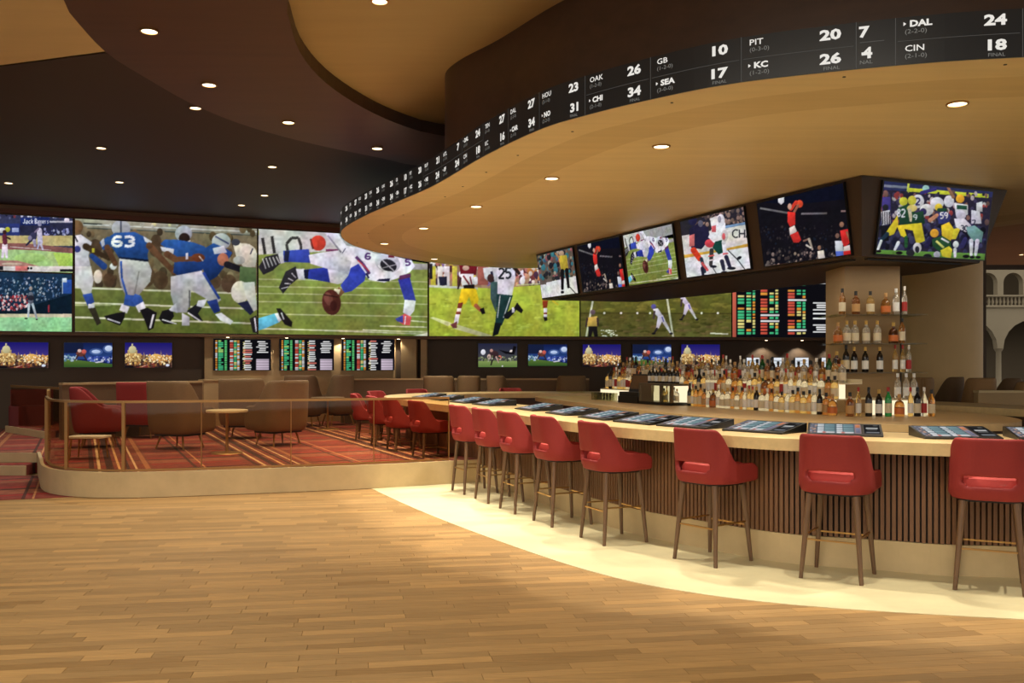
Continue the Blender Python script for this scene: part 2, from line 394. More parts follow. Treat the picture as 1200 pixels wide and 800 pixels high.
for c in cells:
    if c in ns_: continue
    x, y, l = c; h, w = l/2-.0006, PLW/2-.0006
    q = [(x+a*ca-b*sa, y+a*sa+b*ca) for a, b in ((-h, -w), (h, -w), (h, w), (-h, w))]
    m.hexa([(a, b, -.012) for a, b in q], [(a, b, 0) for a, b in q])
tag(m.build('planks', 'plank_far', fl, fix=False), 'oak strips of the floor farther off', kind='stuff')
# pale stone apron round the bar, lower carpet by the steps
m = MB(); pts = [(p.x, p.y) for p in APRON]+[(-.3, 12.3), (3, 13), (9.5, 11)]
m.prism(pts, -.004, .004)
struct(m.build('floor_stone', 'stone'), 'curved pale stone floor band under the red bar stools')
m = MB(); m.prism([(-16, 9.9), (-5.95, 10.66), (-5.0, 10.99), (-5.3, 11.4), (-6.2, 12.94), (-16, 12.94)], -.004, .006)
struct(m.build('floor_carpet', 'carpet'), 'red striped carpet on the floor below the steps')
# ================================================================== raised lounge
m = MB(); KI = offset(KERB, 0, False)
m.prism([(p.x, p.y) for p in KERB]+[(-20, 13.3), (-20, 30), (16, 30), (16, 13.0), (7.9, 12.6)], .0, PLAT)
plat = struct(m.build('floor_platform', 'carpet'), 'raised lounge floor with red striped carpet')
kn = normals(KERB, False); sgn = 1 if (KERB[len(KERB)//3]+kn[len(KERB)//3]).y < KERB[len(KERB)//3].y else -1
m = MB(); m.ring([p+n*sgn*.03 for p, n in zip(KERB, kn)], [p-n*sgn*.012 for p, n in zip(KERB, kn)], .006, PLAT+.004, False)
struct(m.build('trim_1', 'kerb_stone'), 'pale stone kerb along the front of the raised lounge')
st = thing('lounge_steps', 'two pale stone steps up to the raised lounge at the left edge', 'steps', (-10, 13.1, 0))
m = MB(); m.box(-6, 3.16, -.12, .19, .006, .15); m.build('lower_step', 'carpet', st)
m = MB(); m.box(-6, 3.16, -.15, -.12, .006, .142); m.build('riser', 'kerb_stone', st)
m = MB(); m.box(-6, 3.16, .165, .195, .155, .292); m.build('riser', 'kerb_stone', st)
# ================================================================== walls at the back
def wall_strip(name, f, x0, x1, z0, z1, m_, thick, off, label):
    """a slab that follows a wall line in plan, its face 'off' behind the video wall"""
    b = MB(); b.prism([(x0, f(x0, off)), (x1, f(x1, off)), (x1, f(x1, off+thick)), (x0, f(x0, off+thick))], z0, z1)
    return struct(b.build(name, m_), label)
REC = .45
wall_strip('wall_left', wallA, -22, KX+.2, PLAT, 2.18, 'wall_dark', .3, REC, 'dark brown wall below the left screens')
wall_strip('wall_back', wallB, KX-.1, 10.6, PLAT, 2.18, 'wall_dark', .3, REC, 'dark brown wall with small screens behind the bar')
wall_strip('wall_left_upper', wallA, -22, KX, 2.12, ZCEIL, 'bulkhead', .8, .05, 'brown bulkhead that carries the left video wall')
wall_strip('wall_back_upper', wallB, KX, 10.6, 2.12, ZCEIL, 'bulkhead', .8, .05, 'brown bulkhead that carries the right video wall')
xa, xb = on_wall(240, 420, 'A', .3).x, on_wall(463, 420, 'A', .3).x
wall_strip('wall_left_panel', wallA, xa, xb, PLAT, 2.12, 'wall_tan', .16, .28, 'tan wall panel behind the three odds boards')
wall_strip('trim_2', wallA, on_wall(470, 420, 'A', .2).x, on_wall(488, 420, 'A', .2).x, PLAT, 2.12, 'wall_tan', .26, .16, 'tan pilaster right of the odds boards')
wall_strip('trim_3', wallB, on_wall(493, 420, 'B', .2).x, on_wall(500, 420, 'B', .2).x, PLAT, 2.12, 'wall_tan', .26, .18, 'narrow tan pilaster at the corner of the back wall')
wall_strip('trim_4', wallA, -22, KX, 4.43, 4.52, 'trim_red', .07, -.02, 'thin reddish wood trim above the left video wall')
wall_strip('trim_5', wallA, -22, KX, 2.12, 2.175, 'bulkhead', .07, -.02, 'brown ledge under the left video wall')
wall_strip('trim_6', wallB, KX, 10.6, 2.12, 2.175, 'bulkhead', .07, -.02, 'brown ledge under the right video wall')
# ================================================================== ceilings
m = MB(); m.box(-22, 20, -8, 30, ZTOP, ZTOP+.15)
struct(m.build('ceiling', 'ceil_cream'), 'cream upper ceiling seen in the round opening')
LN0, LN1 = Vector((-5.2, 9.36)), Vector((-3.9, 8.93)); dl = (LN1-LN0).normalized()
far_l = LN0-dl*14
hole_n = len(HOLE)
rg = MB()
ringR = resample(RING, .25); holeR = resample(HOLE, .25)
def fill_between(mb, outer, inner, z):
    """flat annulus between two closed plan loops"""
    bm = bmesh.new()
    for loop in (outer, inner):
        vs = [bm.verts.new((p.x, p.y, z)) for p in loop]
        for a, b in zip(vs, vs[1:]+vs[:1]): bm.edges.new((a, b))
    bmesh.ops.triangle_fill(bm, use_beauty=True, edges=bm.edges[:])
    bm.verts.index_update(); n = mb.addv([v.co[:] for v in bm.verts])
    for f in bm.faces: mb.face(*[n+v.index for v in f.verts])
    bm.free()
fill_between(rg, ringR, holeR, ZCEIL-.012)
ring = struct(rg.build('ceiling_ring', 'ring_wood'), 'reddish brown wood ring of the ceiling round the opening')
rm = MB(); a = rm.addv([(p.x, p.y, ZCEIL-.012) for p in holeR]); b = rm.addv([(p.x, p.y, ZTOP) for p in holeR]); k = len(holeR)
for i in range(k): j = (i+1) % k; rm.face(a+i, a+j, b+j, b+i)
rim = rm.build('rim', 'dark_wood', ring)
# dark ceiling: everything beyond the cream corner; its inner edge is the ring
dk = MB(); big = [far_l, Vector((-22, 30)), Vector((20, 30)), Vector((20, 13)), Vector((20, -8)), Vector((-2.2, -8)), Vector((-2.2, 5.2)), Vector((-3.1, 6.3)), Vector((-3.6, 7.6)), Vector((-3.75, 8.4)), LN1]
ringS = [p+n*-.05 for p, n in zip(ringR, normals(ringR))] if area2(ringR) > 0 else [p+n*.05 for p, n in zip(ringR, normals(ringR))]
# build the dark ceiling from the area outside the ring
bm = bmesh.new()
def loop_edges(bm, loop, z):
    vs = [bm.verts.new((p.x, p.y, z)) for p in loop]
    for a_, b_ in zip(vs, vs[1:]+vs[:1]): bm.edges.new((a_, b_))
outer_loop = [far_l, Vector((-22, 30)), Vector((20, 30)), Vector((20, 0)), Vector((12, -7))]
# ring path from its rightmost bottom point round the far side to the cream corner
rc = ccw(list(ringR)); i0 = min(range(len(rc)), key=lambda i: (rc[i]-Vector((7, 2.8))).length); i1 = min(range(len(rc)), key=lambda i: (rc[i]-LN1).length)
path = [rc[(i0+q) % len(rc)] for q in range(((i1-i0) % len(rc))+1)]
inner_path = [p.lerp(Vector((3, 8.5)), .02) for p in path]
loop_edges(bm, outer_loop+inner_path, ZCEIL)
bmesh.ops.triangle_fill(bm, use_beauty=True, edges=bm.edges[:])
bm.verts.index_update(); n = dk.addv([v.co[:] for v in bm.verts])
for f in bm.faces:
    c_ = f.calc_center_median(); dk.cur = 1 if c_.x > 7 else 0
    dk.face(*[n+v.index for v in f.verts])
bm.free()
struct(dk.build('ceiling_dark', ['ceil_dark', 'ceil_dark']), 'dark brown lower ceiling over the lounge')
m = MB(); m.prism([(6.6, 14.2), (10.5, 10.5), (20, 10), (20, 28), (9.6, 28), (6.6, 22)], ZCEIL-.05, ZCEIL-.02)
struct(m.build('ceiling_right', 'ceil_right'), 'mid brown ceiling right of the canopy')
m = MB(); m.prism([far_l, LN1, rc[i1].lerp(Vector((3, 8.5)), .03), Vector((-3.5, 7.0)), Vector((-2.6, 5)), Vector((-2.2, -8)), Vector((-22, -8))], ZCEIL, ZCEIL+.02)
struct(m.build('ceiling_cream', 'ceil_corner'), 'cream ceiling in the top left corner')
# ================================================================== canopy over the bar
can = thing('bar_canopy', 'large curved wood canopy over the bar with a dark wood drum above', 'canopy', (3, 12, ZC0))
def rel(o, par): o.parent = par; o.matrix_parent_inverse = Matrix.Translation(-Vector(par.location)); return o
c0 = CANOPY; c1 = offset(CANOPY, -.42); c2 = offset(CANOPY, -.95)
m = MB(); m.ring(c0, c1, ZC0, ZC0+.06); rel(m.build('soffit_edge', 'soffit_wood'), can)
m = MB(); m.ring(c1, c2, ZC0, ZC0+.06); rel(m.build('soffit_band', 'soffit_band'), can)
m = MB(); m.prism([(p.x, p.y) for p in c2], ZC0, ZC0+.06); rel(m.build('soffit', 'soffit_wood'), can)
m = MB(); m.ring(offset(CANOPY, -.02), offset(CANOPY, -.10), ZC0+.06, ZC1); rel(m.build('fascia', 'black_matte'), can)
m = MB(); m.prism([(p.x, p.y) for p in CANOPY], ZC1-.02, ZC1); rel(m.build('top', 'dark_wood'), can)
m = MB(); m.ring(DRUM, offset(DRUM, -.06), ZC1, ZTOP); rel(m.build('drum', 'dark_wood', smooth=True), can)
# ================================================================== round column and arcade on the right
m = MB(); m.lathe([(.72, PLAT), (.72, PLAT+.12), (.69, PLAT+.13), (.69, ZCEIL)], 48, (8.02, 17.2, 0))
tag(m.build('column', 'column', smooth=True), 'round tan column right of the liquor pier', 'column')
m = MB(); m.box(8.4, 10.6, 20.6, 21.2, PLAT, ZCEIL); struct(m.build('wall_right', 'wall_dark'), 'dark wall end behind the round column')
FY = 40.0
def fx(px): return (px-600)/F*FY
def fz(py): return EYE-(py-HZ)*FY/F
arc = thing('arcade_facade', 'pale arcaded facade with balcony seen past the column', 'facade', (fx(1180), FY, 0))
def arch_pieces(mb, x0, x1, a, b, zs, zsp, zt, y0, y1):
    """wall between x0..x1 and zs..zt with a round-headed opening a..b springing at zsp"""
    mb.box(x0, a, y0, y1, zs, zt); mb.box(b, x1, y0, y1, zs, zt)
    n = 10; c = (a+b)/2; r = (b-a)/2; P_ = [(c-r*math.cos(math.pi*i/n), zsp+r*math.sin(math.pi*i/n)) for i in range(n+1)]
    for p, q in zip(P_, P_[1:]):
        mb.hexa([(p[0], y0, p[1]), (q[0], y0, q[1]), (q[0], y1, q[1]), (p[0], y1, p[1])], [(p[0], y0, zt), (q[0], y0, zt), (q[0], y1, zt), (p[0], y1, zt)])
bay = fx(1187.5)-fx(1157.5); low = 2*(fx(1172.5)-fx(1136))
m = MB()
for i in range(-4, 16):
    c = fx(1187.5)+i*bay; arch_pieces(m, c-bay/2, c+bay/2, c-bay*.385, c+bay*.385, fz(346), fz(331), 8.0, FY, FY+.35)
rel(m.build('upper_wall', 'facade'), arc)
m = MB()
for i in range(-2, 8):
    c = fx(1172.5)+low*.5+i*low*1.0; arch_pieces(m, c-low/2, c+low/2, c-low*.455, c+low*.455, fz(408), fz(408), fz(358), FY, FY+.35)
rel(m.build('lower_wall', 'facade'), arc)
for i in range(-2, 8):
    c = fx(1172.5)+i*low; m = MB(); m.lathe([(.17, 0), (.17, .1), (.12, .16), (.11, fz(412)), (.14, fz(411)), (.2, fz(408))], 12, (c, FY+.17, 0)); rel(m.build('arcade_column', 'facade', smooth=True), arc)
m = MB(); m.box(fx(1100), fx(1640), FY-.1, FY+.3, fz(347.5), fz(345.5)); rel(m.build('handrail', 'facade'), arc)
m = MB(); m.box(fx(1100), fx(1640), FY-.1, FY+.3, fz(360), fz(357.5)); rel(m.build('balcony_base', 'facade'), arc)
bm_ = MB(); bm_.lathe([(.05, 0), (.03, .03), (.065, .14), (.03, .3), (.05, .37)], 8); b0 = None
for i in range(110):
    x = fx(1146)+i*.165
    if b0 is None: b0 = bm_.build('baluster', 'facade', smooth=True); o = b0
    else: o = b0.copy(); COL.objects.link(o)
    o.location = (x, FY+.05, fz(357.5)); rel(o, arc)
m = MB(); m.box(fx(1090), fx(1660), FY+2.2, FY+2.4, 0, 8.0); rel(m.build('gallery_wall', 'facade_dark'), arc)
m = MB(); m.box(fx(1090), fx(1660), FY+.35, FY+2.2, fz(360), fz(358)); rel(m.build('gallery_floor', 'facade_dark'), arc)
# ================================================================== pictures on the screens: drawn here, shape by shape
class Pic:
    """a little painter; p() maps drawing coordinates to the unit square (v down)"""
    def __init__(s, w, h, bg=(0, 0, 0), box=(0, 0, 1, 1), mapf=None):
        s.w, s.h = w*2, h*2; s.a = np.zeros((s.h, s.w, 3)); s.a[:] = bg; s.box = box; s.mapf = mapf; s.r = np.random.RandomState(5)
    def m(s, pts):
        if s.mapf: q = np.array([s.mapf(x, y) for x, y in pts])
        else:
            x0, y0, x1, y1 = s.box; q = np.array([((x-x0)/(x1-x0), (y-y0)/(y1-y0)) for x, y in pts])
        return q*[s.w, s.h]
    def poly(s, pts, col, al=1.0, g=None):
        q = s.m(pts); x0, y0 = np.floor(q.min(0)).astype(int); x1, y1 = np.ceil(q.max(0)).astype(int)+1
        x0, y0 = max(x0, 0), max(y0, 0); x1, y1 = min(x1, s.w), min(y1, s.h)
        if x1 <= x0 or y1 <= y0: return s
        X, Y = np.meshgrid(np.arange(x0, x1)+.5, np.arange(y0, y1)+.5); ins = np.zeros(X.shape, bool)
        for (ax, ay), (bx, by) in zip(q, np.roll(q, -1, 0)):
            if ay == by: continue
            c = ((ay > Y) != (by > Y)) & (X < (bx-ax)*(Y-ay)/(by-ay)+ax); ins ^= c
        sub = s.a[y0:y1, x0:x1]; cc = np.array(col, float)
        if g is not None:
            t = ((Y-y0)/max(y1-y0-1, 1))[..., None]; cc = cc*(1-t)+np.array(g, float)*t; cc = cc[ins]
        if al == 1.0 and x1-x0 > 6 and (x1-x0)*(y1-y0) < .12*s.w*s.h:
            t2 = (.35*(X-x0)/(x1-x0)+.65*(Y-y0)/(y1-y0))[ins]; cc = (cc if cc.ndim == 2 else cc[None, :])*(1.10-.32*t2)[:, None]
        sub[ins] = sub[ins]*(1-al)+cc*al
        return s
    def rect(s, x0, y0, x1, y1, col, al=1.0, g=None): return s.poly([(x0, y0), (x1, y0), (x1, y1), (x0, y1)], col, al, g)
    def ell(s, cx, cy, rx, ry, col, rot=0, al=1.0):
        c, n = math.cos(rot), math.sin(rot)
        return s.poly([(cx+rx*math.cos(t)*c-ry*math.sin(t)*n, cy+rx*math.cos(t)*n+ry*math.sin(t)*c) for t in [i*math.pi/11 for i in range(22)]], col, al)
    def limb(s, p, q, w0, w1, col):
        d = math.hypot(q[0]-p[0], q[1]-p[1]) or 1; nx, ny = -(q[1]-p[1])/d, (q[0]-p[0])/d
        s.poly([(p[0]+nx*w0/2, p[1]+ny*w0/2), (q[0]+nx*w1/2, q[1]+ny*w1/2), (q[0]-nx*w1/2, q[1]-ny*w1/2), (p[0]-nx*w0/2, p[1]-ny*w0/2)], col)
        s.ell(p[0], p[1], w0/2, w0/2, col); return s.ell(q[0], q[1], w1/2, w1/2, col)
    def line(s, pts, w, col, al=1.0):
        for p, q in zip(pts, pts[1:]):
            d = math.hypot(q[0]-p[0], q[1]-p[1]) or 1; nx, ny = -(q[1]-p[1])/d*w/2, (q[0]-p[0])/d*w/2
            s.poly([(p[0]+nx, p[1]+ny), (q[0]+nx, q[1]+ny), (q[0]-nx, q[1]-ny), (p[0]-nx, p[1]-ny)], col, al)
        return s
    def dots(s, x0, y0, x1, y1, n, cols, smin=.6, smax=2.0, asp=1.3):
        for _ in range(n):
            x, y = s.r.uniform(x0, x1), s.r.uniform(y0, y1); r = s.r.uniform(smin, smax); c = cols[s.r.randint(len(cols))]
            s.ell(x, y, r, r*asp, c)
        return s
    def text(s, t, x, y, h, w, col, lw=None):
        lw = lw or h*.2
        for i, ch in enumerate(t):
            for st in GLYPH.get(ch, []): s.line([(x+(i*1.3+a)*w, y+b*h) for a, b in st], lw, col)
        return s
    def soft(s, k=.13):
        def vn(c):
            gx, gy = max(2, s.w//c), max(2, s.h//c); g = s.r.uniform(-1, 1, (gy+2, gx+2)); X = np.linspace(0, gx, s.w); Y = np.linspace(0, gy, s.h); xi, yi = X.astype(int), Y.astype(int); fx_, fy_ = (X-xi)[None, :], (Y-yi)[:, None]
            fx_ = fx_*fx_*(3-2*fx_); fy_ = fy_*fy_*(3-2*fy_)
            return (g[yi][:, xi]*(1-fx_)+g[yi][:, xi+1]*fx_)*(1-fy_)+(g[yi+1][:, xi]*(1-fx_)+g[yi+1][:, xi+1]*fx_)*fy_
        n = vn(48)*.35+vn(18)*.5+vn(7)*.55; s.a *= (1+k*n)[..., None]; s.a *= 1+.04*np.stack([vn(30), vn(34), vn(28)], -1)
        b = s.a.copy(); b[1:-1, 1:-1] = (s.a[1:-1, 1:-1]*2+s.a[:-2, 1:-1]+s.a[2:, 1:-1]+s.a[1:-1, :-2]+s.a[1:-1, 2:])/6; s.a = b; return s
    def grain(s, k): s.a *= 1+s.r.normal(0, k, (s.h//4, s.w//4, 1)).repeat(4, 0).repeat(4, 1)[:s.h, :s.w] if s.h % 4 == 0 and s.w % 4 == 0 else 1; return s
    def out(s):
        a = s.a.reshape(s.h//2, 2, s.w//2, 2, 3).mean((1, 3)); return np.clip(a, 0, 255)
GLYPH = {'6': [[(1, .05), (.35, 0), (0, .4), (0, .8), (.5, 1), (1, .8), (.9, .5), (.1, .5)]], '3': [[(0, .05), (.6, 0), (1, .2), (.9, .42), (.4, .48), (.9, .55), (1, .8), (.5, 1), (0, .92)]],
         '2': [[(0, .15), (.5, 0), (1, .2), (.9, .45), (0, 1), (1, 1)]], '5': [[(1, 0), (.1, 0), (0, .45), (.7, .4), (1, .7), (.6, 1), (0, .95)]], '1': [[(.2, .15), (.55, 0), (.55, 1)]],
         'C': [[(1, .1), (.5, 0), (0, .25), (0, .75), (.5, 1), (1, .9)]], 'H': [[(0, 0), (0, 1)], [(1, 0), (1, 1)], [(0, .5), (1, .5)]], 'A': [[(0, 1), (.5, 0), (1, 1)], [(.2, .65), (.8, .65)]],
         'O': [[(.5, 0), (0, .3), (0, .7), (.5, 1), (1, .7), (1, .3), (.5, 0)]], 'I': [[(.5, 0), (.5, 1)], [(.2, 0), (.8, 0)], [(.2, 1), (.8, 1)]], '9': [[(1, .5), (.2, .5), (0, .25), (.4, 0), (1, .1), (1, .6), (.6, 1)]], '0': [[(.5, 0), (0, .3), (0, .7), (.5, 1), (1, .7), (1, .3), (.5, 0)]],
         'J': [[(.8, 0), (.8, .8), (.4, 1), (0, .8)]], 'a': [[(.1, .4), (.8, .4), (.8, 1), (.1, 1), (.1, .7), (.8, .7)]], 'c': [[(.9, .4), (.1, .5), (.1, .9), (.9, 1)]], 'k': [[(.1, 0), (.1, 1)], [(.8, .4), (.1, .7), (.8, 1)]], 'B': [[(0, 0), (0, 1), (.8, 1), (.9, .6), (0, .5), (.8, .45), (.8, 0), (0, 0)]],
         'n': [[(.1, 1), (.1, .4), (.8, .4), (.8, 1)]], 'e': [[(.1, .7), (.8, .7), (.8, .4), (.1, .4), (.1, 1), (.8, 1)]], 'r': [[(.1, 1), (.1, .4), (.7, .4)]], 's': [[(.8, .4), (.1, .5), (.8, .8), (.1, 1)]], '7': [[(0, 0), (1, 0), (.4, 1)]], '4': [[(.7, 1), (.7, 0), (0, .65), (1, .65)]], '8': [[(.5, .47), (.05, .25), (.5, 0), (.95, .25), (.5, .47), (0, .75), (.5, 1), (1, .75), (.5, .47)]]}
def srgb_lin(a):
    a = a/255.0; return np.where(a <= .04045, a/12.92, ((a+.055)/1.055)**2.4)
def picture_on(parent, name, quad, img, relto=None, label=None):
    """a flat picture: quad = TL, TR, BR, BL; the colours sit on the vertices of a fine grid"""
    h, w = img.shape[:2]; tl, tr, br, bl = [np.array(q, float) for q in quad]
    u = (np.arange(w)/(w-1))[None, :, None]; v = (np.arange(h)/(h-1))[:, None, None]
    co = (tl*(1-u)+tr*u)*(1-v)+(bl*(1-u)+br*u)*v
    me = bpy.data.meshes.new(name); n = w*h; nf = (w-1)*(h-1)
    me.vertices.add(n); me.vertices.foreach_set('co', co.reshape(-1))
    i = (np.arange(h-1)[:, None]*w+np.arange(w-1)[None, :]).reshape(-1)
    lp = np.stack([i+w, i+w+1, i+1, i], 1).reshape(-1)
    me.loops.add(nf*4); me.loops.foreach_set('vertex_index', lp); me.polygons.add(nf)
    me.polygons.foreach_set('loop_start', np.arange(nf)*4); me.update(calc_edges=True)
    at = me.color_attributes.new('picture', 'FLOAT_COLOR', 'POINT'); col = np.ones((n, 4), np.float32); col[:, :3] = srgb_lin(img.reshape(-1, 3)); at.data.foreach_set('color', col.reshape(-1))
    me.materials.append(MATS['screen_picture']); me.validate()
    o = bpy.data.objects.new(name, me); COL.objects.link(o)
    if parent:
        o.parent = parent
        if relto: o.matrix_parent_inverse = Matrix.Translation(-Vector(parent.location))
    if label: o['label'] = label
    return o
def quad_map(quad, hom=None):
    """photo pixel -> unit square of a flat 3D quad TL,TR,BR,BL seen from the camera"""
    tl, tr, br, bl = [Vector(q) for q in quad]; nrm = (tr-tl).cross(bl-tl); eu = tr-tl; ev = bl-tl; O = Vector((0, 0, EYE))
    def f(px, py):
        r = Vector(((px-600)/F, 1, -(py-HZ)/F)); t = (tl-O).dot(nrm)/r.dot(nrm); p = O+r*t-tl
        a11, a12, a22 = eu.dot(eu), eu.dot(ev), ev.dot(ev); b1, b2 = p.dot(eu), p.dot(ev); D = a11*a22-a12*a12
        return ((b1*a22-b2*a12)/D, (b2*a11-b1*a12)/D)
    return f
SIL, BLU, GRY, WHT, BLK, SKN, BRN = (172, 176, 180), (44, 84, 150), (186, 186, 186), (218, 216, 222), (24, 22, 24), (98, 66, 46), (70, 50, 36)
def pic_baseball_top(p):
    p.rect(-60, 240, 100, 330, (52, 56, 84)); p.rect(-60, 262, 100, 278, (40, 42, 66)); p.dots(-50, 246, 88, 256, 90, [(200, 200, 220), (30, 30, 50), (120, 60, 70), (90, 96, 130)], .7, 1.6)
    p.rect(24, 255, 58, 264, (32, 46, 104)); p.text('Jack', 27, 256.5, 5.5, 2.5, (225, 228, 240), .9); p.text('Banners', 41, 256.5, 5.5, 1.8, (225, 228, 240), .8)
    p.rect(-50, 262, 23, 276, (44, 54, 110)); p.ell(2, 270, 6, 3, (220, 220, 230)); p.ell(9, 269, 3, 3, (190, 190, 60)); p.rect(14, 267, 22, 272, (170, 180, 220)); p.rect(58, 259, 90, 261, (190, 190, 205)); p.ell(78, 258, 3, 3, (236, 226, 236))
    p.dots(52, 268, 80, 278, 40, [(90, 96, 150), (150, 156, 200), (40, 44, 80), (170, 176, 210)], .8, 1.8)
    p.rect(-60, 276, 100, 288, (184, 168, 116)); p.poly([(-60, 284), (30, 285), (90, 291), (90, 297), (40, 293), (-60, 290)], (132, 86, 82)); p.rect(-60, 292, 9, 292.5, (200, 180, 160)); p.line([(12, 289), (60, 293)], .8, (205, 190, 185))
    p.poly([(-60, 290), (40, 293), (90, 297), (90, 320), (-60, 320)], (160, 190, 126)); p.poly([(62, 296), (90, 297), (90, 314), (70, 314)], (170, 206, 92)); p.ell(35, 302, 18, 6, (166, 200, 120)); p.poly([(-60, 304), (20, 305), (48, 312), (20, 315), (-60, 315)], (168, 122, 112)); p.ell(14, 309, 12, 1.6, (205, 180, 160))
    p.rect(-60, 311.5, 90, 318, (208, 204, 196)); p.rect(18, 311.5, 33, 317, (214, 120, 116)); p.rect(-60, 311.5, 4, 316, (40, 40, 44)); p.rect(70, 315, 86, 318, (30, 30, 34)); p.ell(33, 314, 1.4, 1.4, BLK); p.ell(36.5, 314, 1.4, 1.4, BLK)
    p.limb((46, 270), (47, 284), 6, 6, (196, 194, 220)); p.ell(46.5, 263, 2.2, 2.4, (150, 150, 180)); p.limb((47, 284), (50, 292), 3, 2, (200, 196, 214)); p.limb((46, 284), (44, 291), 3, 2, (180, 176, 200)); p.limb((45, 268), (41, 272), 2, 2, (120, 110, 140))
    p.ell(39, 277, 4, 5, (54, 54, 84)); p.limb((37, 281), (31, 287), 3, 2, (40, 38, 60)); p.limb((40, 282), (41, 288), 4, 3, (160, 150, 176)); p.ell(35, 279, 2.4, 3, (130, 120, 150))
    p.limb((5, 287), (3, 301), 4.5, 3, (226, 216, 222)); p.limb((7, 287), (8, 301), 4, 3, (232, 222, 226)); p.limb((5.5, 277), (6, 284), 5.5, 5.5, (104, 44, 62)); p.ell(5.5, 272, 2.4, 2.6, (70, 40, 44)); p.limb((8, 278), (12, 280), 2, 2, (60, 40, 40))
def pic_baseball_low(p):
    p.rect(-60, 318, 100, 395, (28, 50, 74), g=(18, 34, 52)); p.dots(-50, 326, 74, 352, 420, [(60, 90, 120), (120, 140, 160), (20, 30, 50), (70, 100, 140), (160, 170, 184)], .4, 1.2); p.dots(-50, 346, 33, 364, 230, [(190, 120, 120), (220, 200, 204), (150, 50, 60), (90, 40, 50)], .6, 1.5)
    p.poly([(20, 364), (40, 357), (88, 343), (88, 369), (-60, 369), (-60, 364)], (14, 28, 40)); p.rect(73, 328, 84, 344, (44, 82, 160)); p.rect(73, 326, 78, 331, (206, 214, 226)); p.rect(72.6, 326, 73.4, 344, (190, 200, 210))
    p.rect(-60, 367.5, 100, 373, (196, 190, 160)); p.rect(-60, 371.5, 100, 392, (146, 204, 150), g=(140, 196, 140)); p.limb((34, 356), (33, 371), 3, 2, (186, 198, 206)); p.limb((38, 356), (43, 373), 3, 2, (176, 190, 200)); p.limb((36, 345), (36, 353), 6, 6, (96, 100, 116)); p.ell(36, 349, 4, 3, (40, 40, 52)); p.ell(36, 338, 2, 2.4, (170, 150, 150)); p.limb((57, 358), (57, 365), 2, 2, (150, 50, 60)); p.ell(30.5, 372.8, 2, .8, BLK); p.ell(43, 374, 1.2, .8, BLK)
def grass_lines(p, x0, x1, ys, col, w=1.0, sl=.02):
    for y in ys: p.line([(x0, y), (x1, y+(x1-x0)*sl)], w, col)
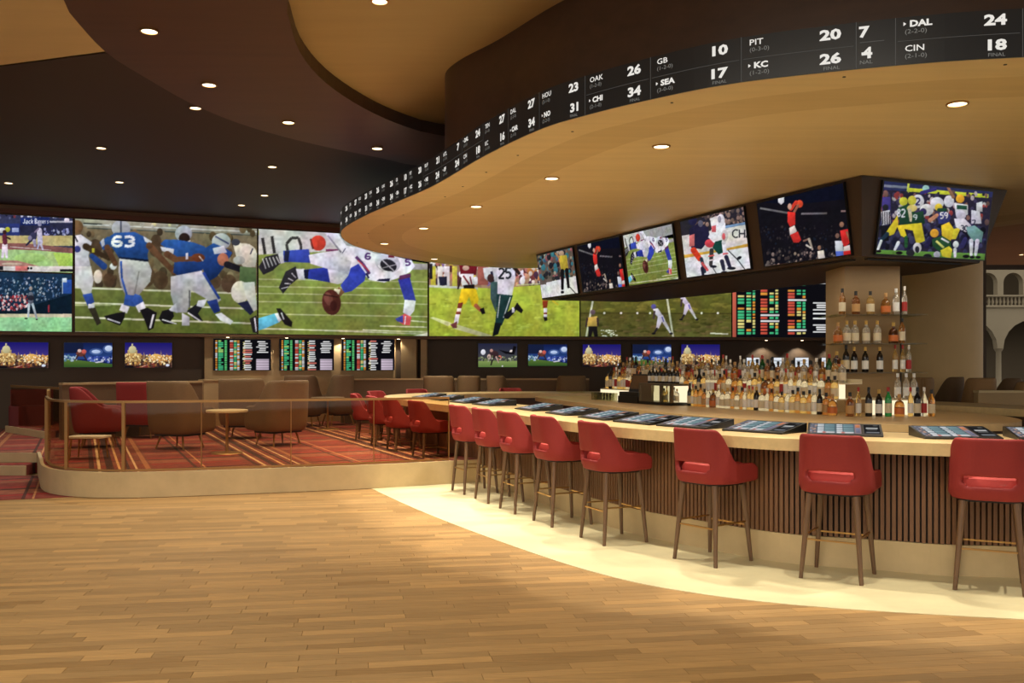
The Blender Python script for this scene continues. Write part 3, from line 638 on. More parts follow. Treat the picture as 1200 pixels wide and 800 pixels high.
def pic_quarterback(p):
    p.rect(80, 250, 310, 345, (118, 106, 82), g=(92, 82, 58)); p.poly([(80, 256), (310, 266), (310, 276), (80, 266)], (150, 146, 130)); p.line([(80, 262.5), (302, 272)], 1.6, (196, 200, 192)); p.line([(98, 262), (120, 263)], 1.5, (40, 44, 44)); p.line([(90, 267), (300, 276)], 1.0, (60, 70, 66)); p.dots(88, 268, 300, 334, 120, [(80, 66, 46), (110, 92, 66), (66, 54, 40), (130, 116, 88)], 2, 5); p.dots(90, 256, 300, 266, 26, [(210, 206, 150), (170, 170, 160), (60, 60, 60)], 1, 2)
    p.poly([(80, 335), (310, 344), (310, 400), (80, 400)], (104, 112, 58), g=(84, 94, 40)); grass_lines(p, 80, 310, (336.5, 354, 371), (206, 206, 176), 2.0, .035); p.line([(88, 357), (130, 357)], 2, (168, 172, 122)); p.line([(82, 388.5), (310, 394)], 2, (150, 140, 120))
    for x, y, r in ((183, 282, 6), (183, 292, 8), (172, 324, 10), (188, 328, 9), (268, 332, 9), (252, 330, 7), (112, 290, 8), (128, 328, 7)): p.ell(x, y, r, r*1.2, (74, 56, 40), al=.85)
    p.ell(90, 266, 8, 8, (120, 90, 60)); p.poly([(80, 278), (95, 275), (108, 284), (104, 300), (107, 314), (80, 314)], WHT); p.limb((101, 289), (128, 303), 8, 5, (66, 50, 34)); p.rect(108, 291, 111, 296, (200, 190, 60)); p.ell(91, 292, 4, 4, (60, 66, 130)); p.limb((88, 277), (91, 283), 2, 2, (40, 40, 50)); p.poly([(80, 312), (107, 312), (110, 328), (107, 345), (100, 350), (95, 338), (80, 334)], (204, 200, 196)); p.poly([(97, 345), (108, 343), (111, 354), (103, 358)], (48, 74, 150)); p.rect(104, 356, 111, 361, (220, 220, 224)); p.poly([(104, 361), (112, 360), (119, 378), (114, 381)], (52, 46, 34)); p.ell(115, 324, 5, 8, (206, 200, 180)); p.limb((108, 300), (122, 312), 6, 8, (40, 70, 130)); p.ell(133, 312, 4, 4, (220, 220, 220))
    p.ell(142, 268, 11, 10, SIL); p.line([(142, 259), (142, 275)], 2, (80, 86, 100)); p.poly([(117, 284), (127, 277), (131, 290), (121, 293)], BLU); p.poly([(118, 283), (122, 279), (123, 287), (120, 290)], (200, 204, 214)); p.limb((126, 290), (135, 309), 7, 6, SKN); p.poly([(126, 279), (135, 273), (158, 272), (172, 279), (176, 288), (173, 298), (174, 307), (156, 304), (140, 303), (133, 292)], BLU, g=(34, 68, 130)); p.poly([(140, 301), (174, 304), (174, 308), (140, 305)], (20, 28, 50)); p.text('63', 132, 277.5, 11.5, 11, (236, 236, 240), 3.2); p.poly([(168, 277), (178, 283), (177, 287), (170, 283)], (214, 214, 222))
    p.limb((175, 288), (204, 319), 8, 6, SKN); p.poly([(140, 303), (174, 307), (178, 317), (176, 330), (165, 343), (160, 350), (148, 347), (142, 335), (139, 318)], GRY, g=(160, 158, 156)); p.line([(142, 306), (143, 326), (149, 346)], 2.4, (50, 84, 160)); p.line([(163, 318), (158, 344)], 1.6, (130, 128, 126)); p.poly([(147, 345), (160, 346), (158, 359), (145, 357)], (50, 84, 156)); p.poly([(158, 344), (165, 346), (169, 355), (160, 360), (155, 352)], (54, 90, 166)); p.poly([(143, 356), (152, 359), (149, 367), (140, 363)], (226, 226, 230)); p.poly([(159, 358), (168, 353), (171, 360), (163, 366)], (230, 230, 234))
    p.poly([(122, 370), (138, 366), (147, 365), (146, 372), (141, 381), (126, 375)], BLK); p.line([(126, 373), (141, 378)], 1.4, WHT); p.poly([(164, 363), (173, 360), (184, 366), (180, 384), (174, 387), (170, 376)], BLK); p.line([(180, 368), (176, 384)], 2.2, WHT)
    p.ell(259, 283, 11, 9.5, SIL); p.line([(252, 277), (268, 286)], 2, (70, 76, 110)); p.poly([(238, 292), (250, 285), (262, 290), (272, 296), (263, 312), (254, 324), (244, 330), (236, 312)], (40, 76, 140), g=(24, 44, 92)); p.poly([(249, 291), (262, 288), (266, 296), (251, 298)], (206, 206, 214)); p.ell(261, 304, 6.5, 7.5, (176, 112, 84)); p.limb((266, 310), (286, 317), 8, 7, (30, 28, 34))
    p.poly([(272, 284), (292, 286), (301, 297), (299, 313), (285, 313), (277, 302)], (210, 206, 184)); p.ell(290, 296, 10, 9, (222, 218, 200)); p.line([(296, 291), (293, 298)], 1.5, (70, 70, 90)); p.ell(276, 284, 5, 4, (60, 62, 70)); p.ell(280, 305, 7, 5, (170, 170, 160)); p.poly([(281, 312), (300, 314), (300, 334), (290, 338), (280, 328)], (84, 104, 66)); p.ell(281, 342, 10.5, 13, (206, 204, 186)); p.poly([(284, 331), (298, 330), (301, 362), (295, 366), (288, 348)], (190, 190, 182)); p.poly([(278, 355), (290, 352), (297, 365), (293, 369)], (34, 36, 62)); p.poly([(292, 373), (300, 369), (303, 390), (296, 389)], (36, 34, 36)); p.line([(298, 372), (300, 388)], 1.5, WHT)
    p.ell(215, 274, 10, 9.5, SIL); p.ell(216, 279.5, 6.5, 6.5, (44, 32, 28)); p.line([(209, 283), (216, 286), (223, 282)], 1.6, (206, 206, 210)); p.poly([(188, 286), (193, 281), (207, 281), (226, 284), (240, 289), (243, 301), (236, 318), (212, 326), (203, 319), (205, 300)], (46, 90, 160), g=(26, 50, 104)); p.poly([(188, 289), (204, 292), (203, 298), (190, 294)], (212, 212, 218)); p.limb((196, 298), (206, 304), 8, 7, SKN); p.limb((204, 304), (234, 303), 6, 6, SKN); p.ell(232, 302, 8, 5, (104, 58, 36)); p.rect(217.5, 296.5, 220.5, 304, WHT); p.line([(233, 300), (238, 306)], 1.2, (220, 210, 200))
    p.poly([(200, 324), (236, 317), (250, 340), (259, 351), (250, 358), (240, 349), (224, 340), (223, 352), (219, 366), (206, 366), (200, 345)], (194, 194, 196), g=(160, 160, 162)); p.line([(238, 319), (247, 334), (257, 350)], 3, (44, 66, 140)); p.line([(222, 340), (222, 360)], 1.5, (80, 80, 84)); p.poly([(242, 353), (254, 350), (258, 364), (251, 367)], (34, 50, 110)); p.poly([(252, 368), (259, 366), (273, 376), (270, 380), (258, 375)], (222, 222, 226)); p.poly([(186, 373), (190, 364), (202, 361), (204, 370), (200, 376), (209, 379), (192, 379)], BLK); p.line([(190, 374), (207, 379)], 1.2, WHT); p.poly([(213, 366), (222, 371), (222, 381), (213, 381)], (190, 190, 194)); p.poly([(219, 364), (230, 356), (238, 358), (232, 367), (238, 376), (228, 374)], (28, 28, 34)); p.line([(220, 366), (235, 376)], 1.5, WHT); p.poly([(232, 352), (243, 350), (238, 360), (230, 358)], (196, 196, 200)); p.poly([(198, 362), (206, 355), (208, 366), (200, 364)], (200, 200, 204))
def pic_diver(p):
    p.rect(295, 255, 510, 300, (150, 150, 148)); p.poly([(302, 262), (396, 268), (402, 296), (302, 300)], (196, 194, 192)); p.rect(295, 270, 304, 276, (206, 206, 100))
    p.line([(308, 279), (311, 298)], 3.5, (50, 48, 48)); p.line([(319, 277), (322, 297)], 3.5, (54, 52, 52)); p.line([(338, 297), (336, 286), (342, 279), (350, 279), (353, 288), (353, 296)], 3.4, (60, 58, 58)); p.ell(373, 285, 9, 9, (206, 66, 52)); p.line([(364, 280), (367, 292)], 2, (110, 50, 46)); p.rect(382, 292, 402, 296, (120, 60, 96))
    p.poly([(295, 299), (400, 294), (510, 310), (510, 400), (295, 400)], (132, 146, 74), g=(112, 122, 56)); p.rect(470, 309, 510, 316, (170, 172, 166))
    grass_lines(p, 300, 502, (327, 335.5, 343.5, 353, 367.5, 385), (176, 182, 126), 1.4, .016); p.line([(300, 384), (500, 391)], 1.2, (206, 206, 170)); p.line([(425, 386), (500, 389)], 1.2, (206, 206, 170)); p.line([(445, 381.5), (500, 383)], 1.4, (206, 206, 170)); p.line([(475, 375), (500, 377)], 1.2, (206, 206, 170)); p.poly([(480, 394), (502, 389), (502, 395)], (224, 222, 200))
    p.poly([(302, 373), (322, 367), (331, 370), (328, 377), (312, 384), (302, 387)], (96, 178, 206)); p.poly([(322, 367), (328, 366), (331, 374), (327, 377)], WHT); p.poly([(324, 361), (329, 361), (343, 377), (342, 383), (334, 380), (328, 371)], (30, 26, 26)); p.line([(330, 366), (333, 374)], 1.4, WHT)
    p.poly([(303, 313), (311, 301), (328, 297), (332, 306), (320, 317), (309, 322)], (46, 44, 48))
    for k in range(5): p.line([(308+k*4, 303-k*.6), (312+k*4, 315-k*1.6)], 1.1, (214, 214, 216))
    p.poly([(326, 297), (334, 295), (334, 308), (329, 309)], WHT); p.poly([(332, 294), (362, 292), (365, 308), (333, 307)], (58, 74, 170)); p.poly([(334, 294), (340, 294), (338, 307), (333, 306)], (34, 36, 66))
    p.poly([(327, 337), (335, 318), (347, 312), (350, 326), (340, 334), (332, 344)], (44, 42, 46))
    for k in range(4): p.line([(330+k*4, 338-k*6), (338+k*3, 336-k*3.5)], 1.0, (206, 206, 208))
    p.poly([(347, 315), (357, 315), (358, 328), (350, 327)], WHT); p.poly([(356, 316), (385, 313), (388, 331), (358, 326)], (44, 56, 150)); p.poly([(356, 316), (362, 316), (361, 327), (357, 326)], (26, 28, 50)); p.poly([(384, 315), (412, 312), (406, 330), (396, 333), (387, 331)], (206, 204, 214))
    p.poly([(362, 299), (376, 296), (402, 293), (412, 300), (410, 314), (400, 318), (384, 315), (364, 309)], (220, 218, 228)); p.poly([(380, 272), (396, 274), (406, 288), (420, 290), (440, 297), (465, 301), (482, 305), (486, 312), (480, 319), (466, 326), (450, 331), (433, 328), (420, 316), (408, 314), (402, 297), (388, 284)], (222, 218, 228)); p.line([(384, 276), (400, 296)], 2, (150, 146, 160)); p.line([(405, 291), (401, 297)], 1, (90, 90, 110)); p.poly([(392, 300), (412, 306), (408, 322), (396, 318)], (198, 196, 208))
    p.line([(417, 301), (425, 309), (433, 321)], 3.6, (96, 60, 110)); p.line([(419, 305), (433, 318)], 1.2, (200, 60, 60)); p.text('6', 428, 297, 7, 6, (84, 50, 110), 2); p.text('5', 475, 304, 7, 5.5, (84, 50, 110), 2)
    p.poly([(444, 327), (457, 326), (456, 330), (441, 329)], (30, 30, 60)); p.ell(454, 308, 15, 11, (196, 198, 206), .3); p.ell(455, 311, 10, 7, (40, 40, 46), .35); p.line([(446, 303), (462, 318)], 1.2, (190, 190, 196)); p.line([(448, 314), (464, 310)], 1.0, (160, 160, 166)); p.line([(443, 311), (449, 318), (459, 319)], 1.8, (222, 222, 228)); p.rect(455, 299, 462, 302, (110, 40, 50))
    p.poly([(411, 314), (420, 309), (429, 321), (427, 329), (412, 341), (403, 343), (399, 334), (408, 323)], (58, 70, 178)); p.line([(429, 320), (432, 326)], 2.4, (34, 36, 70)); p.poly([(397, 336), (404, 342), (398, 348), (393, 342)], (120, 84, 60)); p.poly([(392, 338), (399, 339), (397, 345), (391, 342)], (232, 226, 200))
    p.ell(388.5, 354, 11, 15, (84, 44, 36), -.12); p.ell(385, 350, 5, 8, (120, 74, 60), -.3); p.line([(379, 345), (396, 348)], 1.4, (60, 32, 28)); p.ell(391, 358, 4, 6, (66, 32, 28))
    p.poly([(466, 327), (480, 325), (487, 352), (474, 352)], (46, 48, 140), g=(66, 76, 180)); p.poly([(468, 323), (481, 320), (481, 325), (467, 328)], (96, 50, 90)); p.poly([(474, 351), (487, 352), (485, 364), (480, 370), (472, 366)], (226, 224, 232)); p.poly([(463, 374), (474, 367), (482, 371), (480, 381), (472, 380)], (214, 90, 90)); p.poly([(463, 373), (472, 369), (472, 378), (465, 376)], (66, 76, 160)); p.line([(475, 370), (474, 380)], 1.2, (236, 230, 236))
def pic_runner(p):
    p.rect(495, 280, 690, 345, (150, 120, 96)); p.dots(500, 286, 680, 333, 420, [(226, 214, 206), (190, 120, 110), (90, 50, 50), (214, 190, 70), (230, 226, 230), (60, 46, 60), (140, 110, 160), (206, 150, 120)], 1.2, 3.2, 1.6)
    for x, c in ((508, (206, 196, 70)), (516, (226, 220, 216)), (524, (226, 220, 224)), (533, (206, 196, 80))): p.rect(x-3, 312, x+3, 336, c)
    p.rect(503.5, 309, 507, 327, (40, 36, 40)); p.poly([(514, 324), (524, 324), (524, 334), (516, 335)], (40, 40, 60)); p.poly([(560, 312), (572, 312), (572, 334), (560, 334)], (170, 96, 84)); p.dots(620, 314, 650, 332, 50, [(120, 60, 60), (220, 200, 190), (80, 50, 70), (190, 120, 70)], 1.2, 3)
    p.poly([(495, 334), (580, 338), (690, 329), (690, 400), (495, 400)], (170, 184, 66), g=(150, 160, 54)); p.line([(500, 335), (560, 338)], 2.5, (206, 206, 190)); p.line([(605, 334), (660, 331)], 1.2, (196, 200, 150)); p.poly([(504, 372), (508, 371), (546, 383), (578, 393), (568, 395), (530, 384)], (196, 200, 140)); p.dots(505, 345, 678, 392, 80, [(160, 174, 60), (176, 190, 74), (150, 160, 52)], 2, 6, .3)
    p.poly([(538, 308), (560, 308), (558, 322), (540, 322)], (120, 30, 40)); p.ell(548, 305, 8, 8, (110, 34, 40)); p.ell(546, 314, 4, 3, (200, 160, 140)); p.poly([(540, 321), (555, 321), (556, 335), (542, 335)], (226, 220, 220)); p.line([(543, 323), (550, 333)], 2, (120, 34, 40)); p.line([(551, 324), (553, 333)], 1.6, (120, 34, 40)); p.poly([(543, 334), (556, 333), (556, 340), (544, 339)], (30, 24, 24)); p.limb((540, 326), (537, 338), 2.4, 2, (60, 40, 36))
    p.poly([(541, 338), (558, 338), (561, 350), (559, 361), (553, 358), (550, 347), (546, 356), (537, 356)], (226, 192, 36)); p.poly([(537, 355), (543, 354), (541, 361), (536, 362)], (120, 50, 40)); p.poly([(536, 361), (541, 361), (540, 367), (535, 367)], (226, 216, 200)); p.rect(534.5, 365, 540, 368, (130, 60, 44)); p.poly([(534, 368), (539, 368), (537, 379), (532, 379)], (230, 230, 226)); p.poly([(528, 380), (536, 376), (535.5, 384), (531, 384)], (110, 60, 60)); p.limb((558, 358), (563, 363), 5, 4, (160, 90, 60)); p.poly([(562, 362), (567, 360), (569, 367), (565, 368)], (26, 22, 22))
    p.poly([(566, 314), (583, 312), (584, 330), (578, 334), (568, 326)], (214, 214, 220)); p.line([(576, 318), (578, 330)], 3, (40, 40, 60)); p.poly([(575, 330), (583, 330), (583, 350), (581, 366), (575, 350)], (60, 84, 84)); p.ell(575, 326, 4, 5, (70, 44, 44))
    p.poly([(583, 311), (603, 311), (604, 326), (600, 346), (583, 344)], (222, 222, 230)); p.text('25', 584.5, 314, 12, 6.2, (40, 44, 50), 2.4); p.limb((603, 314), (608, 320), 5, 4, (50, 36, 32)); p.poly([(582, 344), (601, 346), (596, 362), (588, 381), (580, 381), (582, 362)], (30, 56, 56)); p.line([(586, 346), (583, 372)], 1.2, (190, 196, 196)); p.line([(598, 348), (590, 372)], 1.2, (190, 196, 196)); p.limb((594, 370), (602, 363), 7, 5, (24, 28, 30)); p.rect(600, 360, 603, 366, WHT); p.poly([(602, 361), (606, 354), (613, 363), (611, 367)], (24, 22, 24)); p.poly([(580, 378), (588, 378), (584, 391), (577, 394)], (20, 24, 26))
    p.poly([(635, 330), (642, 330), (643, 352), (635, 352)], (216, 186, 60)); p.poly([(635.5, 352), (642, 352), (641, 360), (636, 361)], (140, 56, 30)); p.rect(637, 361, 641, 366, WHT); p.rect(637, 366, 641, 368, (120, 50, 40)); p.rect(637, 368, 641, 371, WHT); p.poly([(636.5, 371), (641, 371), (641.5, 375), (638, 376)], (30, 26, 26)); p.line([(647, 352), (654, 357)], 1.6, (200, 180, 50))
def pic_field(p):
    p.rect(670, 280, 870, 400, (112, 108, 44), g=(78, 78, 34)); p.poly([(670, 366), (870, 367), (870, 400), (670, 400)], (80, 76, 34), g=(86, 84, 42)); p.dots(682, 370, 856, 392, 150, [(70, 70, 30), (92, 88, 44), (84, 80, 38), (100, 88, 50)], 2, 6, .35); p.dots(682, 330, 856, 364, 80, [(120, 116, 50), (104, 100, 40)], 3, 8, .3)
    p.line([(681, 366.5), (857, 367)], 1, (60, 56, 26)); p.line([(695, 352), (687, 396)], 2.2, (206, 206, 180)); p.line([(781, 345), (789, 396)], 2.2, (206, 206, 180))
    for x in (708.5, 728, 747, 822, 841, 762): p.ell(x, 366.6, 1.3, 1.3, (230, 230, 216))
    p.dots(702, 386, 724, 394, 26, [(206, 206, 190)], .6, 1.6, .5); p.line([(832, 390), (853, 391)], 1.4, (206, 206, 186))
    p.poly([(688, 372), (700, 370), (702, 378), (700, 383), (689, 383)], (206, 166, 84)); p.ell(695, 365.5, 3, 3, (110, 90, 96)); p.poly([(690, 382), (700, 382), (701, 395), (697, 395), (695, 387), (693, 395), (690, 395)], (26, 22, 24)); p.limb((688.5, 373), (687, 382), 2.4, 2, (60, 46, 44)); p.limb((700.5, 373), (701, 381), 2.4, 2, (60, 46, 44))
    def wr(x, y, s, fl=1):
        q = lambda a, b: (x+a*s*fl, y+b*s)
        p.ell(*q(0, 0), 3*s, 3*s, (88, 84, 150)); p.poly([q(-1, 3), q(5, 2), q(11, 11), q(6, 13), q(2, 9)], (214, 210, 226)); p.limb(q(1, 6), q(0, 14), 2.4*s, 2*s, (70, 54, 60)); p.poly([q(5, 12), q(11, 10), q(14, 17), q(19, 26), q(16, 27), q(10, 18), q(6, 26), q(3, 25)], (206, 202, 216)); p.line([q(10, 12), q(12, 18)], 1.4*s, (80, 80, 170)); p.limb(q(4, 26), q(1, 31), 2.4*s, 2*s, (40, 36, 40)); p.limb(q(17, 26), q(20, 31), 2.4*s, 2*s, (200, 200, 206)); p.ell(*q(0, 32), 2.4*s, 1.2*s, (24, 22, 24)); p.ell(*q(21, 32), 2*s, 1.4*s, (30, 28, 30))
    wr(766, 359, .98); wr(798, 346, .88)
def pic_odds(w, h, seed, style):
    p = Pic(w, h, (14, 13, 18), (0, 0, 100, 60)); r = np.random.RandomState(seed); G_, Wt, Rd, Yl, Or = (70, 190, 130), (226, 226, 226), (206, 84, 66), (226, 214, 130), (226, 150, 60)
    if style == 'wall':
        p.rect(0, 0, 3.5, 60, (196, 96, 76))
        for c0, n in ((5, 9), (26, 8), (51, 8)):
            y = 2
            while y < 56:
                if r.rand() < .22 and c0 > 20: p.rect(c0, y+.5, c0+17, y+2.6, Wt); y += 3.6; continue
                a, b = (G_, G_) if r.rand() < .6 else (Yl, Yl)
                for k, (q0, q1) in enumerate(((0, 6), (8, 12), (13.5, 16))):
                    c = (Rd if c0 > 20 and k == 0 else a) if r.rand() < .85 else Or; 
                    if r.rand() < .9: p.rect(c0+q0, y, c0+q1, y+r.uniform(2.2, 3.2), c)
                y += 3.7
        for y, n in ((17, 4), (30, 1), (36, 1), (44, 4)):
            for k in range(n): p.rect(74+(0 if k in (0, 3) else r.uniform(2, 5)), y+k*2.8, 98-(0 if k in (0, 3) else r.uniform(2, 5)), y+k*2.8+1.7, Wt)
    else:
        for y in np.arange(3, 58, 3.4):
            p.rect(3, y, 6.5, y+2.3, Or if r.rand() < .7 else Wt); p.rect(8, y, 17 if r.rand() < .6 else 13, y+2.4, G_ if r.rand() < .75 else (170, 220, 120)); p.rect(19, y, 23, y+2.4, (96, 206, 120))
        for y in np.arange(3, 58, 3.2):
            p.rect(28, y, 34, y+2.2, Wt if r.rand() < .5 else Rd); p.rect(35, y, 40, y+2.2, G_ if r.rand() < .6 else Yl); p.rect(41, y, 45, y+2.2, Wt if r.rand() < .6 else Or)
        for y in np.arange(3, 58, 4.2):
            a = r.uniform(0, 5); p.rect(50+a, y, 68-a, y+2.4, Wt if r.rand() < .75 else (220, 120, 110)); p.rect(51, y+2.6, 55, y+3.6, Yl)
        for y in np.arange(4, 26, 3.4): p.rect(74+r.uniform(0, 6), y, 96-r.uniform(0, 6), y+1.9, Wt)
        for y in np.arange(38, 58, 2.4): p.rect(74, y, 97, y+1.8, (214, 196, 214))
    return p.out()
def pic_city(w=84, h=50):
    p = Pic(w, h, (28, 24, 96), (0, 0, 100, 60)); p.rect(0, 0, 100, 34, (26, 22, 104), g=(70, 56, 130)); p.rect(0, 30, 100, 60, (70, 52, 40), g=(46, 30, 30))
    p.dots(0, 30, 100, 52, 150, [(226, 180, 100), (250, 230, 180), (120, 84, 50), (196, 140, 80), (150, 110, 90)], 1, 3, 1.2); p.rect(6, 18, 26, 44, (176, 150, 100)); p.ell(16, 17, 8, 9, (206, 196, 150)); p.rect(14.5, 3, 17.5, 10, (206, 196, 150)); p.rect(2, 26, 34, 46, (190, 150, 90)); p.dots(3, 26, 34, 46, 50, [(250, 226, 160), (110, 80, 50)], .8, 1.8)
    for x, y in ((40, 22), (52, 26), (63, 20), (76, 18), (88, 24)): p.poly([(x-3, 40), (x, y), (x+3, 40)], (150, 120, 100))
    p.ell(66, 34, 12, 7, (226, 176, 96)); p.dots(50, 30, 98, 44, 60, [(250, 230, 190), (230, 160, 80)], .8, 1.8); p.poly([(20, 60), (58, 48), (66, 48), (62, 60)], (130, 50, 46)); p.line([(34, 58), (60, 48)], 1.5, (240, 190, 160)); p.dots(0, 48, 100, 58, 40, [(60, 40, 40), (150, 100, 60), (90, 60, 50)], 1, 3); p.ell(90, 54, 4, 3, (220, 230, 250)); p.rect(0, 54, 18, 60, (26, 20, 24))
    return p.out()
def pic_race(w=84, h=50):
    p = Pic(w, h, (20, 30, 80), (0, 0, 100, 60)); p.rect(0, 0, 100, 40, (18, 28, 74), g=(40, 70, 130)); p.rect(0, 0, 40, 26, (22, 30, 60)); p.ell(66, 22, 9, 4.5, (226, 236, 255)); p.ell(66, 22, 14, 8, (120, 150, 210), al=.4); p.ell(92, 14, 8, 7, (240, 246, 255)); p.ell(92, 15, 12, 10, (130, 160, 220), al=.4); p.rect(50, 33, 100, 46, (46, 66, 140)); p.dots(50, 34, 100, 48, 40, [(90, 110, 190), (30, 40, 100), (190, 200, 226)], 1, 2.5)
    p.poly([(0, 38), (40, 44), (100, 52), (100, 60), (0, 60)], (96, 120, 52), g=(50, 80, 36)); p.dots(0, 32, 26, 44, 30, [(170, 190, 210), (90, 130, 150)], 1, 2.5); p.ell(35, 27, 10, 7, (110, 60, 50)); p.ell(41, 22, 5, 5, (206, 96, 84)); p.ell(32, 20, 4, 4, (226, 190, 180)); p.limb((29, 30), (24, 42), 4, 2, (70, 40, 36)); p.limb((41, 32), (46, 42), 4, 2, (60, 36, 34)); p.limb((66, 48), (80, 46), 3, 3, (210, 210, 220)); p.limb((78, 46), (84, 40), 2, 2, (200, 200, 214))
    return p.out()
def pic_soccer(w=84, h=50):
    p = Pic(w, h, (24, 28, 40), (0, 0, 100, 60)); p.rect(0, 0, 100, 44, (34, 36, 60), g=(70, 70, 70)); p.ell(13, 22, 6, 7, (230, 230, 240)); p.ell(85, 21, 5, 5, (240, 226, 220)); p.poly([(52, 16), (70, 26), (92, 28), (98, 8), (90, 6), (86, 22), (72, 20)], (16, 14, 18)); p.rect(0, 44, 100, 60, (130, 150, 84), g=(90, 116, 60)); p.ell(40, 27, 12, 9, (60, 40, 44)); p.ell(28, 34, 5, 7, (200, 170, 160)); p.ell(55, 36, 5, 6, (200, 110, 90)); p.limb((38, 34), (33, 54), 5, 3, (36, 26, 30)); p.limb((46, 34), (52, 48), 4, 2, (190, 160, 150)); p.ell(34, 18, 4, 4, (190, 140, 130)); p.ell(62, 57, 2, 2, WHT); p.dots(2, 32, 98, 44, 50, [(110, 120, 80), (50, 60, 50), (170, 176, 150)], 1, 2.4)
    return p.out()
def pic_dunk(p):
    """drawn in photo pixels of the near basketball screen"""
    p.rect(870, 190, 1020, 350, (20, 18, 24)); p.poly([(880, 200), (1005, 190), (1005, 232), (930, 240), (880, 236)], (14, 16, 30)); p.dots(892, 265, 1000, 300, 160, [(36, 32, 36), (30, 28, 34), (50, 44, 46), (26, 30, 44)], .6, 1.4); p.dots(896, 294, 1000, 320, 190, [(96, 84, 80), (60, 50, 50), (140, 120, 110), (44, 40, 44)], .8, 1.8); p.poly([(902, 311), (945, 305), (950, 310), (905, 316)], (150, 90, 56), al=.7); p.line([(891, 244), (923, 249.5)], 2.2, (110, 106, 108)); p.line([(939, 250.5), (969, 250)], 2.2, (110, 106, 108)); p.line([(985, 247.5), (991, 247.5)], 2, (140, 110, 110))
    p.poly([(912, 232), (919, 231), (919, 237), (915.5, 240), (912, 237)], (214, 214, 220)); p.ell(937, 239, 4, 4.5, (214, 74, 46)); p.limb((927, 245), (933, 237), 4, 4, (206, 60, 44)); p.limb((931, 248), (935, 241), 3, 3, (150, 90, 70)); p.ell(925.5, 242, 2.4, 3.6, (190, 150, 130)); p.poly([(923, 248), (932, 249), (932, 263), (926, 266), (923, 260)], (214, 50, 44)); p.poly([(925, 267), (931, 264), (934, 271), (926, 276)], (226, 216, 206)); p.poly([(926, 275), (935, 271), (939, 281), (936, 284), (930, 284)], (206, 50, 46)); p.limb((942, 282), (947, 280), 2.2, 2, (120, 90, 80)); p.limb((948, 280), (952, 292), 3, 2, (170, 150, 140)); p.limb((945, 287), (950, 290), 2, 2, (200, 190, 180))
    p.ell(960, 290, 2, 2.6, (150, 110, 90)); p.poly([(958, 294), (965, 293), (967, 304), (959, 305)], (214, 206, 196)); p.poly([(959, 304), (967, 303), (967, 308), (960, 309)], (70, 96, 190)); p.ell(981, 276, 2.4, 3, (120, 90, 76)); p.poly([(978, 282), (987, 282), (988, 294), (979, 295)], (214, 214, 222)); p.poly([(979, 294), (988, 294), (988, 303), (980, 305)], (90, 110, 200)); p.ell(986, 263, 2.6, 3.2, (150, 110, 90)); p.poly([(984, 270), (994, 268), (996, 284), (989, 290), (986, 282)], (206, 46, 44)); p.poly([(988, 289), (997, 286), (997, 293), (988, 294)], (220, 210, 200)); p.poly([(988, 294), (997, 293), (998, 304), (989, 305)], (210, 44, 44)); p.limb((992, 272), (995, 280), 2.4, 2.2, (150, 100, 76))
